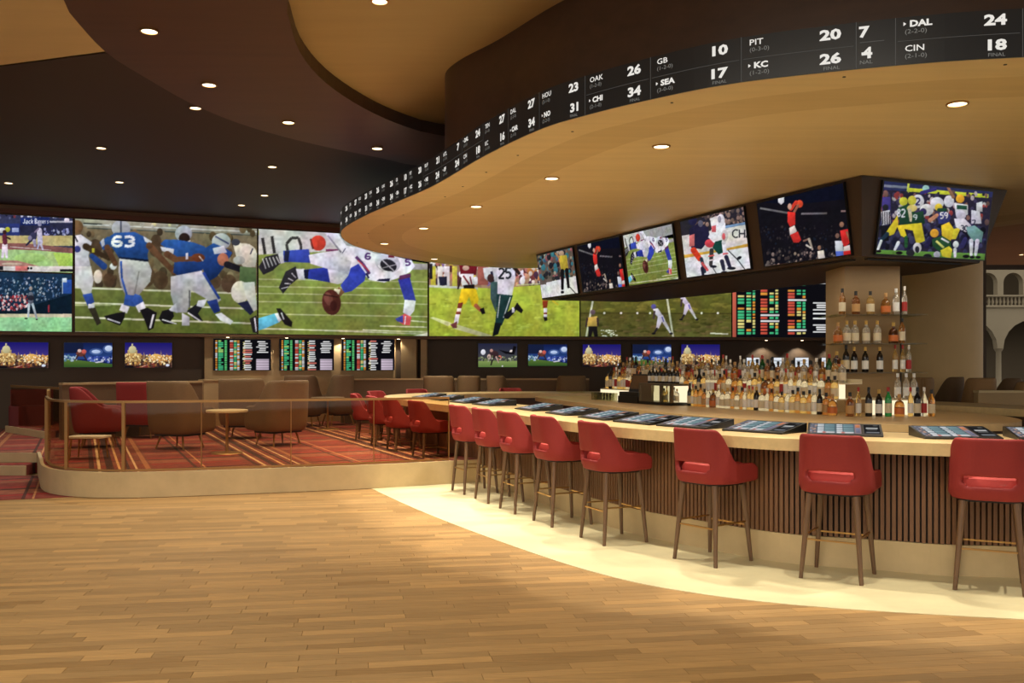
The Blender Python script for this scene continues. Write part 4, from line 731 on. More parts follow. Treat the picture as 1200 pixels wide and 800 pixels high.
def pic_hockey(p):
    p.rect(790, 230, 900, 345, (200, 200, 196)); p.poly([(795, 245), (880, 230), (880, 262), (795, 280)], (44, 40, 48)); p.dots(802, 244, 876, 264, 90, [(80, 66, 66), (120, 100, 90), (40, 40, 56), (150, 120, 110)], 1, 2.4); p.poly([(795, 277), (830, 271), (880, 260), (882, 284), (850, 290), (798, 298)], (206, 202, 196)); p.poly([(848, 265), (880, 259), (880, 262), (848, 268)], (120, 150, 190)); p.text('CHA', 858.5, 269, 9.5, 6, (44, 44, 52), 1.6); p.poly([(798, 299), (850, 291), (882, 284), (882, 288), (850, 296), (800, 304)], (206, 160, 66)); p.poly([(798, 303), (882, 288), (886, 340), (800, 340)], (216, 216, 218))
    p.ell(812, 259, 5, 5, (40, 38, 70)); p.poly([(808, 268), (818, 262), (830, 266), (832, 280), (822, 292), (810, 290), (808, 280)], (34, 32, 56)); p.poly([(808, 276), (814, 274), (814, 288), (808, 289)], (200, 110, 106)); p.ell(821, 262, 3, 4, (90, 90, 110)); p.limb((813, 293), (820, 303), 7, 6, (206, 64, 40)); p.limb((822, 303), (826, 318), 4, 3.4, (44, 60, 70)); p.limb((823, 308), (829, 316), 3, 3, (200, 90, 90)); p.limb((823, 314), (824, 322), 4, 3, (40, 40, 56)); p.ell(826, 323, 4, 1.6, (30, 30, 40))
    p.ell(832, 285, 6, 5, (206, 70, 80)); p.limb((834, 293), (833, 310), 5, 4, (60, 56, 56)); p.line([(830, 300), (837, 299)], 1.6, (220, 90, 90)); p.line([(830, 305), (837, 304)], 1.6, (220, 200, 200)); p.ell(836, 312, 4, 1.6, (34, 34, 44))
    p.poly([(832, 256), (844, 252), (850, 262), (850, 276), (846, 288), (836, 284), (830, 278), (834, 268)], (226, 220, 222)); p.ell(845, 258, 4.2, 7, (232, 230, 230), -.1); p.ell(843, 257, 2, 4, (150, 150, 160)); p.poly([(834, 265), (839, 264), (839, 272), (834, 272)], (206, 90, 96)); p.poly([(838, 283), (846, 281), (847, 296), (842, 298), (835, 290)], (24, 66, 56)); p.limb((848, 284), (850, 300), 5, 4, (222, 216, 218)); p.line([(847, 297.5), (853, 296.5)], 2, (206, 90, 96)); p.limb((851, 301), (855, 312), 5, 4, (40, 40, 62)); p.limb((846, 306), (848, 315), 5, 4, (44, 44, 64)); p.ell(857, 314, 5, 1.8, (30, 30, 40)); p.ell(849, 319, 4, 1.8, (30, 30, 40)); p.ell(849, 276, 4, 7, (200, 190, 190)); p.ell(848, 277, 2, 4, (206, 90, 96)); p.line([(853, 293), (864, 304), (874, 317)], 1.2, (40, 40, 46)); p.ell(866, 302, 3, 1.8, (30, 30, 36), -.5); p.ell(876, 316, 4, 1.8, (26, 26, 30), -.2); p.line([(835, 313), (840, 321)], 1, (60, 60, 66)); p.ell(841, 321, 2.4, 1.2, (30, 30, 36))
def pic_skater(p):
    p.rect(620, 280, 700, 365, (210, 208, 208)); p.poly([(620, 290), (690, 280), (690, 328), (620, 335)], (96, 84, 76)); p.dots(630, 292, 678, 330, 160, [(60, 54, 50), (120, 96, 80), (70, 110, 130), (150, 90, 90), (40, 40, 46), (170, 160, 140), (60, 120, 130)], 1, 2.6, 1.5); p.poly([(640, 331), (680, 322), (684, 350), (644, 356)], (216, 214, 214)); p.ell(658, 297, 3, 3, (190, 160, 130)); p.poly([(654, 300), (664, 299), (666, 314), (658, 318)], (196, 170, 60)); p.limb((655, 302), (651, 297), 2.4, 2, (170, 130, 90)); p.limb((659, 317), (659, 338), 4, 3, (24, 22, 24)); p.limb((664, 316), (666, 336), 4, 3, (24, 22, 24)); p.line([(664, 332), (674, 343)], 1, (40, 36, 36)); p.ell(659, 342, 2, 1.6, (24, 24, 28)); p.ell(675, 344, 2, 1, (24, 24, 28))
def pic_pileup(p):
    p.rect(1010, 200, 1180, 330, (40, 36, 52)); p.poly([(1030, 210), (1170, 220), (1170, 232), (1030, 222)], (44, 48, 84)); p.line([(1036, 218), (1064, 220)], 3, (120, 124, 140)); p.line([(1065, 222.5), (1158, 230)], 4.4, (196, 206, 60)); p.line([(1065, 214), (1064, 226)], 2.6, (206, 216, 90)); p.dots(1030, 226, 1158, 262, 170, [(120, 90, 80), (60, 54, 80), (170, 160, 160), (44, 40, 56), (90, 70, 66), (140, 60, 60)], 1.2, 3); p.dots(1030, 262, 1155, 296, 130, [(30, 30, 50), (50, 50, 80), (24, 24, 34), (60, 60, 90)], 1.5, 4)
    p.poly([(1020, 292), (1160, 297), (1160, 316), (1020, 312)], (92, 136, 62)); p.line([(1022, 299), (1150, 305)], 1.2, (170, 190, 130)); GR, YE, WH = (34, 66, 48), (214, 196, 50), (206, 206, 212)
    p.ell(1038, 227, 3, 4, (120, 90, 80)); p.poly([(1033, 231), (1044, 231), (1044, 246), (1034, 246)], (70, 60, 130)); p.ell(1038, 243, 3.5, 3.5, (40, 40, 44)); p.poly([(1033, 248), (1043, 246), (1044, 262), (1034, 264)], (200, 200, 204))
    for k in range(4): p.line([(1034.5+k*2.6, 248), (1034.8+k*2.6, 263)], 1.1, (24, 24, 26))
    p.rect(1033, 264, 1042, 282, (24, 24, 30)); p.ell(1098, 238, 8, 7, WH); p.ell(1085, 221, 4, 4, (150, 200, 190)); p.limb((1080, 226), (1096, 222), 4, 4, (54, 50, 110)); p.ell(1076, 236, 7, 8, WH); p.text('2', 1073, 232, 8, 5, (50, 46, 90), 1.8); p.ell(1112, 236, 6, 7, WH); p.limb((1117, 231), (1111, 220), 4, 3, (140, 100, 80)); p.ell(1125, 233, 5, 5, (214, 160, 50)); p.poly([(1118, 238), (1134, 240), (1134, 252), (1120, 252)], (200, 206, 206)); p.poly([(1121, 240), (1133, 241), (1133, 246), (1121, 245)], (40, 80, 62)); p.poly([(1144, 238), (1151, 236), (1151, 248), (1144, 248)], (200, 200, 206)); p.ell(1086, 246, 8, 7, WH); p.ell(1082, 248, 4, 4, (50, 46, 90))
    p.ell(1059, 236, 5, 5, (196, 190, 60)); p.poly([(1052, 244), (1064, 239), (1072, 246), (1071, 263), (1054, 263)], GR); p.text('82', 1051.5, 245, 9, 4, WH, 1.6); p.poly([(1052, 252), (1053, 263), (1048, 274), (1043, 276), (1038, 273)], YE); p.limb((1040, 274), (1033, 281), 5, 4, (34, 50, 66)); p.limb((1033, 282), (1029, 292), 3, 3, (214, 214, 218)); p.ell(1030, 294, 3, 1.6, BLK); p.ell(1069, 235, 5, 5.5, (206, 196, 70)); p.ell(1069, 244, 6, 4, (206, 180, 110)); p.limb((1066, 246), (1068, 258), 4, 4, (190, 170, 150)); p.poly([(1070, 250), (1082, 247), (1084, 262), (1068, 262)], GR); p.text('9', 1070.5, 251.5, 6, 4, WH, 1.2)
    p.poly([(1051, 264), (1080, 261), (1084, 282), (1074, 286), (1070, 270), (1060, 268), (1064, 280), (1056, 276)], YE); p.limb((1062, 278), (1062, 288), 4, 4, (40, 84, 50)); p.limb((1053, 284), (1049, 292), 4, 3, (214, 214, 218)); p.ell(1054, 296, 4, 2, BLK); p.ell(1067, 296, 5, 4, (40, 40, 46)); p.ell(1075, 290, 5, 6, (196, 196, 200)); p.ell(1075, 292, 2.6, 4, (40, 40, 50)); p.ell(1100, 243, 4.5, 4.5, (206, 180, 60)); p.poly([(1098, 252), (1106, 246), (1114, 252), (1112, 262), (1100, 262)], (56, 60, 116)); p.text('59', 1102, 249, 7, 3.6, WH, 1.4); p.limb((1090, 258), (1098, 252), 5, 4, (190, 130, 100)); p.limb((1108, 246), (1100, 246), 4, 4, GR)
    p.poly([(1103, 264), (1112, 260), (1119, 270), (1114, 282), (1104, 278)], (214, 180, 50)); p.poly([(1118, 268), (1126, 266), (1120, 280), (1115, 280)], (200, 180, 54)); p.ell(1095, 273, 5, 5, (214, 160, 54)); p.poly([(1092, 280), (1104, 276), (1114, 282), (1115, 292), (1100, 294), (1093, 288)], (40, 76, 50)); p.line([(1097, 282), (1106, 290)], 2.6, (214, 214, 120)); p.line([(1103, 279), (1112, 284)], 2, WH); p.poly([(1102, 293), (1112, 288), (1116, 292), (1114, 302), (1104, 300)], (206, 190, 54)); p.ell(1098, 298, 4, 4, (170, 170, 180)); p.ell(1120, 286, 3.4, 4, WH); p.limb((1119, 292), (1119, 300), 4, 3, (200, 200, 204))
    p.ell(1126, 252, 6, 5.5, (200, 200, 210)); p.poly([(1118, 256), (1130, 256), (1138, 264), (1132, 272), (1120, 266)], WH); p.text('30', 1126, 264, 6.5, 3.4, (40, 44, 60), 1.3); p.poly([(1132, 266), (1142, 264), (1152, 272), (1150, 284), (1140, 282), (1134, 274)], (110, 150, 146)); p.poly([(1138, 246), (1148, 248), (1150, 262), (1138, 262)], (196, 196, 204)); p.text('7', 1139, 258, 6, 4, (40, 44, 60), 1.2); p.limb((1138, 282), (1138, 298), 5, 3.4, (206, 206, 212)); p.limb((1145, 282), (1143, 298), 5, 3.4, (200, 200, 208)); p.ell(1139, 301, 3, 1.6, BLK); p.ell(1146, 301, 3, 1.6, BLK); p.limb((1086, 288), (1090, 280), 6, 5, (40, 36, 70)); p.limb((1127, 288), (1131, 280), 6, 5, (50, 46, 90)); p.ell(1132, 300, 4, 2, BLK); p.ell(1087, 300, 5, 3, (30, 30, 34))
def _term():
    p = Pic(64, 30, (60, 62, 70), (0, 0, 100, 50)); r = np.random.RandomState(2); p.rect(0, 0, 14, 50, (104, 104, 112)); p.dots(1, 2, 13, 48, 24, [(150, 150, 160), (80, 80, 92), (190, 150, 130)], 1, 2.4); p.rect(15, 0, 50, 50, (74, 92, 100)); p.rect(51, 0, 86, 50, (74, 92, 100))
    for x0 in (16, 52):
        for y in range(3, 44, 8):
            p.rect(x0, y, x0+12, y+5, (226, 228, 230)); p.rect(x0+14, y, x0+33, y+5, (132, 160, 164) if y % 16 else (96, 120, 134))
        p.rect(x0, 42, x0+33, 48, (220, 216, 216)); p.rect(x0+10, 42, x0+16, 48, (206, 130, 120))
    p.rect(87, 0, 100, 50, (150, 130, 130)); p.rect(89, 4, 98, 18, (206, 130, 90)); p.rect(89, 22, 98, 46, (120, 120, 140))
    return p.out()
def _card():
    p = Pic(20, 20, (34, 33, 34), (0, 0, 50, 50)); p.rect(8, 18, 42, 24, (190, 190, 188)); p.rect(10, 27, 40, 30, (120, 120, 120)); p.rect(30, 4, 44, 8, (110, 110, 108)); p.rect(6, 40, 46, 46, (120, 122, 126)); return p.out()
PIC_TERM, PIC_CARD = _term(), _card()
# ================================================================== the bar
bar = thing('bar_counter', 'long curved bar with pale wood top, brown slat front and stone plinth', 'bar', (2.5, 12, 0))
m = MB(); m.ring(COUNTER, offset(COUNTER, -1.0), TOPZ-TOPT, TOPZ); rel(m.build('counter_top', 'counter_wood'), bar)
m = MB(); m.ring(offset(COUNTER, -.37), offset(COUNTER, -.50), .004, .235); rel(m.build('plinth', 'kerb_stone'), bar)
m = MB(); m.ring(offset(COUNTER, -.40), offset(COUNTER, -.46), .235, TOPZ-TOPT); rel(m.build('front_panel', 'slat_gap'), bar)
m = MB(); m.ring(offset(COUNTER, -.93), offset(COUNTER, -.96), .004, TOPZ-TOPT); rel(m.build('inner_panel', 'dark_wood'), bar)
SL = resample(offset(COUNTER, -.375), .0415); sn = normals(SL)
sl_me = MB().box(-.0135, .0135, -.012, .016, .24, TOPZ-TOPT-.002)
first = None; rest = MB(); cnt = 0
order = sorted(range(len(SL)), key=lambda i: SL[i].y)
def faces_cam(i): return (SL[i].x*sn[i].x+SL[i].y*sn[i].y) < 0 and SL[i].y < 13.2 and 440 < PX((SL[i].x, SL[i].y, .5))[0] < 1240
vis = [i for i in order if faces_cam(i)][:300]; vs_ = set(vis)
for i in range(len(SL)):
    rz = math.atan2(sn[i].y, sn[i].x)+math.pi/2
    if i in vs_:
        if first is None: first = o = sl_me.build('slat', 'slat_wood')
        else: o = first.copy(); COL.objects.link(o)
        o.location = (SL[i].x, SL[i].y, 0); o.rotation_euler = (0, 0, rz); rel(o, bar)
    else:
        t = Vector((math.cos(rz), math.sin(rz))); nn = sn[i]; p = SL[i]
        q = [p-t*.0135-nn*.016, p+t*.0135-nn*.016, p+t*.0135+nn*.012, p-t*.0135+nn*.012]
        rest.hexa([(a.x, a.y, .24) for a in q], [(a.x, a.y, TOPZ-TOPT-.002) for a in q])
tag(rel(rest.build('slats', 'slat_wood', fix=False), bar), 'brown slats on the far side of the bar', kind='stuff')
# ------------------------------------------------------------------ seats: a wrap-round shell with low arms
def shell_mesh(w, d, z0, ztop, zarm, slot=None, lean=.05, nar=.06, rc=.17, nu=44, nv=12, fall=.35):
    """outer skin of a chair shell that faces +Y; rear at -d/2"""
    pl = [(-w/2, d/2), (-w/2, -d/2+rc)]
    for k in range(1, 9): a = R(180+90*k/9); pl.append((-w/2+rc+rc*math.cos(a), -d/2+rc+rc*math.sin(a)))
    pl += [(-w/2+rc, -d/2), (w/2-rc, -d/2)]
    for k in range(1, 9): a = R(270+90*k/9); pl.append((w/2-rc+rc*math.cos(a), -d/2+rc+rc*math.sin(a)))
    pl += [(w/2, -d/2+rc), (w/2, d/2)]
    P_ = resample([Vector(p) for p in pl], 1, False); Ls = [Vector(p) for p in pl]
    tot = sum((b-a).length for a, b in zip(Ls, Ls[1:])); P_ = resample(Ls, tot/nu, False)
    mb = MB(); nu_ = len(P_)-1
    def top(p):
        t = (p.y+d/2)/d                      # 0 rear .. 1 front
        u = min(max((t-.16)/fall, 0), 1); s_ = u*u*(3-2*u)
        z = ztop+(zarm-ztop)*s_
        e = max(0, (t-.86)/.14); return z-.06*e*e
    idx = []
    for i, p in enumerate(P_):
        zt = top(p); zb = z0+.03*max(0, (p.y/d))
        col = []
        for j in range(nv+1):
            f = j/nv; z = zb+(zt-zb)*f
            h = (z-z0)/(ztop-z0); rear = min(max(.5-p.y/d, 0), 1)
            under = max(0, 1-f*4.5)**2             # tuck in towards the bottom
            x = p.x*(1-nar*h*rear)*(1-.10*under); y = p.y*(1-.08*under)-lean*h*rear
            col.append((x, y, z))
        idx.append(mb.addv(col))
    for i in range(nu_):
        for j in range(nv):
            if slot:
                c = [mb.v[idx[i]+j], mb.v[idx[i+1]+j+1]]; xm = (c[0][0]+c[1][0])/2; zm = (c[0][2]+c[1][2])/2; ym = (c[0][1]+c[1][1])/2
                if abs(xm) < slot[0] and ym < -d*.25 and slot[1] < zm < slot[2]: continue
            mb.face(idx[i]+j, idx[i+1]+j, idx[i+1]+j+1, idx[i]+j+1)
    return mb
def add_shell(parent, m_, **k):
    o = shell_mesh(**k).build('shell', m_, parent, smooth=False, fix=True)
    o.data.polygons.foreach_set('use_smooth', [True]*len(o.data.polygons))
    s = o.modifiers.new('thick', 'SOLIDIFY'); s.thickness = .036; s.offset = -1
    b = o.modifiers.new('soft', 'SUBSURF'); b.levels = 1; b.render_levels = 1
    return o
def make_stool(leg_z0, label, group):
    t = thing('bar_stool', label, 'bar stool', group=group)
    add_shell(t, 'red_fabric', w=.53, d=.50, z0=.635, ztop=1.075, zarm=.80, slot=(.165, .738, .812), lean=.055, nar=.10, nv=18)
    m = MB(); cushion(m, .45, .43, .655, .80, .13, .05, .014); m.build('seat_cushion', 'red_fabric_lit', t, smooth=True)
    m = MB(); m.prism(rrect(.40, .38, .08), .625, .657); m.build('seat_frame', 'black_matte', t)
    tp, ft = .165, .215
    for sx in (-1, 1):
        for sy in (-1, 1):
            k = (.63-leg_z0)/.63
            m = MB(); m.cone((sx*tp, sy*tp, .63), (sx*(tp+(ft-tp)*k), sy*(tp+(ft-tp)*k), leg_z0), .025, .015, 10); m.build('leg', 'walnut', t, smooth=True)
    zf = leg_z0+.30 if leg_z0 < .1 else leg_z0+.12; q = tp+(ft-tp)*(.63-zf)/.63
    for a, b, dz in (((-q, -q), (q, -q), -.01), ((-q, q), (q, q), -.01), ((-q, -q), (-q, q), .02), ((q, -q), (q, q), .02)):
        m = MB(); m.bar((a[0], a[1], zf+dz), (b[0], b[1], zf+dz), .012); m.build('footrest_bar', 'brass', t)
    return t
def clear_bar(x, y, lim=.06):
    """slide a seat out until its middle is no more than lim under the edge of the bar top"""
    p = Vector((x, y)); nn = normals(COUNTER); i = min(range(len(COUNTER)), key=lambda i: (COUNTER[i]-p).length); d = (p-COUNTER[i]).dot(nn[i])
    if d < -lim: p += nn[i]*(-lim-d)
    return p.x, p.y
STOOLS = [(3.40, 6.62, 27, 'red bar stool cut by the right edge of the picture'),
          (2.44, 6.90, 33, 'red bar stool second from the right, back seen straight on'),
          (1.63, 7.45, 53, 'red bar stool third from the right, turned half sideways'),
          (.91, 8.28, 66, 'red bar stool fourth from the right, its right arm seen whole'),
          (.50, 9.17, 67, 'red bar stool fifth from the right, in the overlapping row'),
          (.15, 9.93, 68, 'red bar stool sixth from the right, in the overlapping row'),
          (-.15, 10.65, 68, 'red bar stool seventh from the right, in the overlapping row'),
          (-.46, 11.35, 67, 'red bar stool on the stone band nearest the raised lounge')]
proto = None
for x, y, a, lb in STOOLS:
    if proto is None: proto = o = make_stool(.004, lb, 'red stools along the bar')
    else: o = dup(proto, label=lb)
    x, y = clear_bar(x, y); o.location = (x, y, 0); o.rotation_euler = (0, 0, -R(a))
LOW = [(-1.12, 12.72, 62, 'low red bar chair on the lounge carpet nearest the stone kerb'),
       (-1.60, 13.62, 64, 'low red bar chair on the lounge carpet, second from the kerb'),
       (-1.98, 14.45, 72, 'low red bar chair on the lounge carpet, third from the kerb'),
       (-2.40, 15.45, 88, 'low red bar chair on the carpet, leftmost at the bar tip'),
       (-2.3, 16.65, 118, 'low red bar chair round the far tip of the bar'),
       (-1.75, 17.75, 145, 'low red bar chair behind the far tip, only its top showing'),
       (.0, 18.35, 170, 'low red bar chair on the far side of the bar')]
proto = None
for x, y, a, lb in LOW:
    if proto is None: proto = o = make_stool(PLAT, lb, 'low red chairs at the lounge side of the bar')
    else: o = dup(proto, label=lb)
    x, y = clear_bar(x, y); o.location = (x, y, 0); o.rotation_euler = (0, 0, -R(a))
# ================================================================== back bar island
ISL = ccw(resample(spline([(.40, 16.0), (.72, 14.6), (1.28, 12.6), (1.75, 11.1), (2.36, 9.85), (3.2, 9.0), (4.05, 8.78), (4.9, 9.05), (5.38, 9.82), (5.44, 10.98), (4.6, 13.4), (3, 15.3), (1.7, 16.3), (.8, 16.4)]), .15))
isl = thing('back_bar_island', 'curved wood island counter inside the bar that carries the bottles', 'counter', (3, 12.5, 0))
m = MB(); m.prism([(p.x, p.y) for p in ISL], .93, 1.0); rel(m.build('island_top', 'island_wood'), isl)
m = MB(); m.prism([(p.x, p.y) for p in offset(ISL, -.12)], PLAT, .93); rel(m.build('island_body', 'dark_wood'), isl)
PA, PB = Vector((1.36, 14.7)), Vector((3.67, 10.3)); DL = (PB-PA); LEN = DL.length; DL.normalize(); NL = Vector((-DL.y, DL.x)); NL = NL if NL.x > 0 else -NL
ANG = math.atan2(DL.y, DL.x)
disp = thing('bottle_display', 'stepped backlit bottle display along the island', 'display', (PA.x, PA.y, 1.0), ANG)
side = 1 if Vector((-DL.y, DL.x)).dot(NL) > 0 else -1
def dbox(name, s0, s1, n0, n1, z0, z1, m_):
    b = MB(); b.box(s0, s1, min(side*n0, side*n1), max(side*n0, side*n1), z0, z1); return b.build(name, m_, disp)
dbox('riser', .0, LEN-.12, .062, .068, .002, .165, 'tier_glow'); dbox('step', .0, LEN-.12, .062, .48, .166, .178, 'trim_white')
dbox('riser', .0, LEN-.12, .202, .208, .178, .343, 'tier_glow'); dbox('step', .0, LEN-.12, .202, .48, .344, .356, 'trim_white')
dbox('back_panel', .0, LEN-.12, .47, .48, .356, .40, 'trim_white')
# ------------------------------------------------------------------ bottles
PROF = {'tall': [(.034, 0), (.037, .01), (.037, .17), (.030, .20), (.014, .225), (.013, .275)],
        'square': [(.042, 0), (.044, .008), (.044, .15), (.036, .178), (.015, .195), (.014, .245)],
        'slim': [(.027, 0), (.029, .01), (.029, .18), (.022, .215), (.011, .24), (.010, .30)],
        'squat': [(.050, 0), (.053, .012), (.052, .12), (.040, .155), (.016, .175), (.015, .225)],
        'wine': [(.035, 0), (.037, .01), (.037, .18), (.033, .205), (.014, .245), (.013, .30)]}
KINDS = [('amber', 'tall', 'cream', 'black', 'amber'), ('whisky', 'square', 'tan', 'black', 'amber square'), ('clear', 'tall', 'white', 'white', 'clear'), ('clear', 'square', 'cream', 'gold', 'clear square'),
         ('green', 'wine', 'cream', 'red', 'green'), ('dark', 'wine', 'cream', 'black', 'dark'), ('brown', 'squat', 'orange', 'gold', 'squat brown'), ('gold', 'slim', 'white', 'red', 'slim golden'),
         ('amber', 'squat', 'orange', 'tan', 'squat amber'), ('clear', 'slim', 'red', 'white', 'slim clear'), ('gold', 'square', 'cream', 'black', 'golden square'), ('dark', 'tall', 'white', 'gold', 'dark white-labelled')]
_bot = {}
def bottle(k, loc, label, group=None, rz=0, s=1.0):
    gl, pf, lb, cp, word = KINDS[k]
    if k not in _bot:
        P_ = PROF[pf]; t = thing('liquor_bottle', label, 'bottle')
        n = 4 if 'square' in word else 12
        MB().lathe(P_, 12).build('glass', 'glass_'+gl, t, smooth=True)
        r = P_[2][0]; h = P_[2][1]; q = MB()
        nn = 12; a = q.addv([((r+.0012)*math.cos(2*math.pi*i/nn), (r+.0012)*math.sin(2*math.pi*i/nn), h*.2) for i in range(nn)]); b = q.addv([((r+.0012)*math.cos(2*math.pi*i/nn), (r+.0012)*math.sin(2*math.pi*i/nn), h*.78) for i in range(nn)])
        for i in range(nn): j = (i+1) % nn; q.face(a+i, a+j, b+j, b+i)
        q.build('paper_label', 'print_'+lb, t, smooth=True)
        rt, zt = P_[-1]; MB().lathe([(rt+.003, zt-.03), (rt+.003, zt+.015)], 10).build('cap', 'print_'+cp, t, smooth=True)
        _bot[k] = t; o = t
    else: o = dup(_bot[k], label=label)
    o.location = loc; o.rotation_euler = (0, 0, rz); o.scale = (s, s, s)
    if group: o['group'] = group
    elif 'group' in o: del o['group']
    return o
rb = random.Random(11)
TIER = [('front row of the back bar', -.025, 1.0, .03), ('middle step of the back bar', .13, 1.178, .02), ('top step of the back bar', .30, 1.356, .02)]
POS0, POS1 = at_px([PA, PA.lerp(PB, .5), PB], 733)[0], at_px([PA, PA.lerp(PB, .5), PB], 802)[0]
S0, S1 = (POS0-PA).length, (POS1-PA).length
for ti, (nm, off, z, st_) in enumerate(TIER):
    s = .06; nb = 0
    while s < LEN-(.24 if ti else .12):
        step = .09
        if ti == 0 and (S0-.12 < s < S1+.02 or s < .62): s += step; rl = 0; continue
        w = [3, 2, 3, 3, 1, 1, 2, 3, 2, 2, 4, 1] if ti == 0 else [2, 2, 4, 4, 1, 1, 1, 4, 2, 3, 4, 1]
        k = rb.choices(range(12), w)[0]
        sc = rb.uniform(.92, 1.04) if ti == 0 else rb.uniform(.95, 1.10); rk = PROF[KINDS[k][1]][1][0]*sc; s += rk; p = PA+DL*s+NL*(off+rb.uniform(-.008, .008))
        zone = 'at its left end' if s < S0-.1 else ('above the register' if s < S1 and ti else ('beside the pier' if s > LEN-.9 else 'in its middle'))
        nb += 1; lb = f'{KINDS[k][4]} bottle, {ordinal(nb)} from left on the {nm}'
        bottle(k, (p.x, p.y, z+.001), lb, 'bottles on the '+nm, rb.uniform(0, 6), sc)
        s += rk+rb.uniform(.004, .012)
# stemless glasses at the left end
gp = None
for i in range(14):
    p = PA+DL*(.03+(i//2)*.085)+NL*(-.02-.075*(i % 2))
    if gp is None:
        m = MB(); m.lathe([(.026, 0), (.030, .004), (.036, .12), (.034, .12), (.028, .01)], 12); gp = o = m.build('drinking_glass', 'shelf_glass', smooth=True)
        tag(o, 'clear drinking glass in the rows at the left end of the island', 'glass', 'drinking glasses on the island')
    else: o = gp.copy(); COL.objects.link(o)
    o.location = (p.x, p.y, 1.001); o['label'] = f'clear drinking glass, {ordinal(i//2+1)} from left in the {("back", "front")[i % 2]} row on the island'
# register and bottle cooler, facing the bartender aisle
def face_thing(name, label, cat, px, y_off, z=1.0):
    p = at_px([PA, PA.lerp(PB, .5), PB], px)[0]+NL*y_off
    return thing(name, label, cat, (p.x, p.y, z), ANG)     # local +X along the display, local -side*Y to the aisle
def lb_(par, name, x0, x1, n0, n1, z0, z1, m_):
    b = MB(); b.box(x0, x1, min(side*n0, side*n1), max(side*n0, side*n1), z0, z1); return b.build(name, m_, par)
t = face_thing('cash_register', 'black cash register with raised screen on the island', 'cash register', 752, -.10)
lb_(t, 'drawer_box', -.24, .26, -.16, .12, .001, .10, 'black'); lb_(t, 'key_deck', -.22, .24, -.15, .05, .10, .16, 'black_matte')
m = MB(); y0 = side*.0; m.hexa([(-.22, side*.02, .16), (.24, side*.02, .16), (.24, side*.08, .16), (-.22, side*.08, .16)], [(-.22, side*.10, .42), (.24, side*.10, .42), (.24, side*.14, .42), (-.22, side*.14, .42)]); scr = m.build('screen', 'black', t)
m = MB(); m.hexa([(-.19, side*.022, .20), (.21, side*.022, .20), (.21, side*.03, .20), (-.19, side*.03, .20)], [(-.19, side*.084, .40), (.21, side*.084, .40), (.21, side*.092, .40), (-.19, side*.092, .40)]); m.build('display', 'taupe_dark', scr)
t = face_thing('bottle_cooler', 'steel framed glass fronted bottle cooler beside the register', 'cooler', 783, -.10)
lb_(t, 'base', -.36, .40, -.15, .14, .001, .04, 'black'); lb_(t, 'top', -.36, .40, -.15, .14, .27, .30, 'steel'); lb_(t, 'back', -.36, .40, .12, .14, .04, .27, 'tier_glow')
for x in (-.36, -.10, .13, .36): lb_(t, 'post', x, x+.04, -.15, -.11, .04, .27, 'steel')
lb_(t, 'side_panel', -.36, -.10, -.145, -.135, .04, .27, 'steel')
for x in (-.06, .17): lb_(t, 'glass_pane', x, x+.19, -.14, -.135, .04, .27, 'shelf_glass')
for i, x in enumerate((-.02, .04, .10, .20, .27, .33)):
    q = Vector(t.location)+Vector((DL.x*x, DL.y*x, 0)); k = (4, 10, 7, 5, 2, 3)[i]
    bottle(k, (q.x, q.y, 1.042), f'{KINDS[k][4]} bottle inside the glass fronted cooler', None, 0, .72)
for i, x in enumerate((-.3, -.22, -.14, -.06, .02, .1, .18, .26, .34)):
    q = Vector(t.location)+Vector((DL.x*x, DL.y*x, 0)); k = 5 if i % 2 else 11
    lb = f'{KINDS[k][4]} bottle, {ordinal(i+1)} from left in the row on top of the cooler'
    bottle(k, (q.x, q.y, 1.301), lb, 'bottles on top of the cooler', 0, .75)
# ------------------------------------------------------------------ pier with glass shelves
pier = thing('liquor_pier', 'square tan pier with three glass shelves of bottles', 'pier', (4.3, 11.3, 1.0))
rel(MB().box(3.97, 4.63, 11.0, 11.66, 1.001, 2.745).build('shaft', 'pier'), pier)
SHZ = (1.48, 1.82, 2.16)
for z in SHZ:
    m = MB(); m.box(3.80, 4.84, 10.74, 10.998, z-.012, z); rel(m.build('glass_shelf', 'shelf_glass'), pier)
    m = MB(); m.box(3.82, 3.968, 11.0, 11.5, z-.012, z); rel(m.build('glass_shelf', 'shelf_glass'), pier)
    m = MB(); m.box(4.632, 4.82, 11.0, 11.5, z-.012, z); rel(m.build('glass_shelf', 'shelf_glass'), pier)
rel(MB().box(4.09, 4.72, 10.46, 10.47, 1.001, 1.165).build('riser', 'tier_glow'), pier); rel(MB().box(4.09, 4.72, 10.46, 10.99, 1.166, 1.178).build('step', 'trim_white'), pier)
def row(items, d, z, words, scale=1.0):
    for n_, (px, k) in enumerate(items):
        x = (px-600)/F*d; w = ('leftmost', 'second', 'third', 'fourth', 'fifth', 'sixth', 'seventh', 'eighth', 'ninth', 'tenth', 'eleventh', 'twelfth', 'thirteenth')[n_]
        bottle(k, (x, d, z+.001), f'{KINDS[k][4]} bottle, {w} {"" if n_ == 0 else "from left "}on the {words}', None, n_*1.3, scale)
row([(987, 0), (1003, 1), (1020, 10), (1038, 8), (1050, 2), (1060, 9)], 10.86, SHZ[2], 'top glass shelf of the pier', 1.05)
row([(982, 8), (992.5, 3), (1002, 3), (1015, 3), (1028, 3), (1047, 6), (1057, 0)], 10.86, SHZ[1], 'middle glass shelf of the pier', 1.02)
row([(980.5, 6), (991.5, 5), (1001, 11), (1014, 11), (1031, 11), (1049, 7), (1058, 7), (1065, 9)], 10.86, SHZ[0], 'lowest glass shelf of the pier', 1.02)
row([(996, 1), (1006, 7), (1018, 5), (1030, 11), (1041, 4), (1054, 8), (1067, 7), (1075, 5), (1083, 9), (1091.5, 0)], 10.18, 1.0, 'island in front of the pier', 1.02)
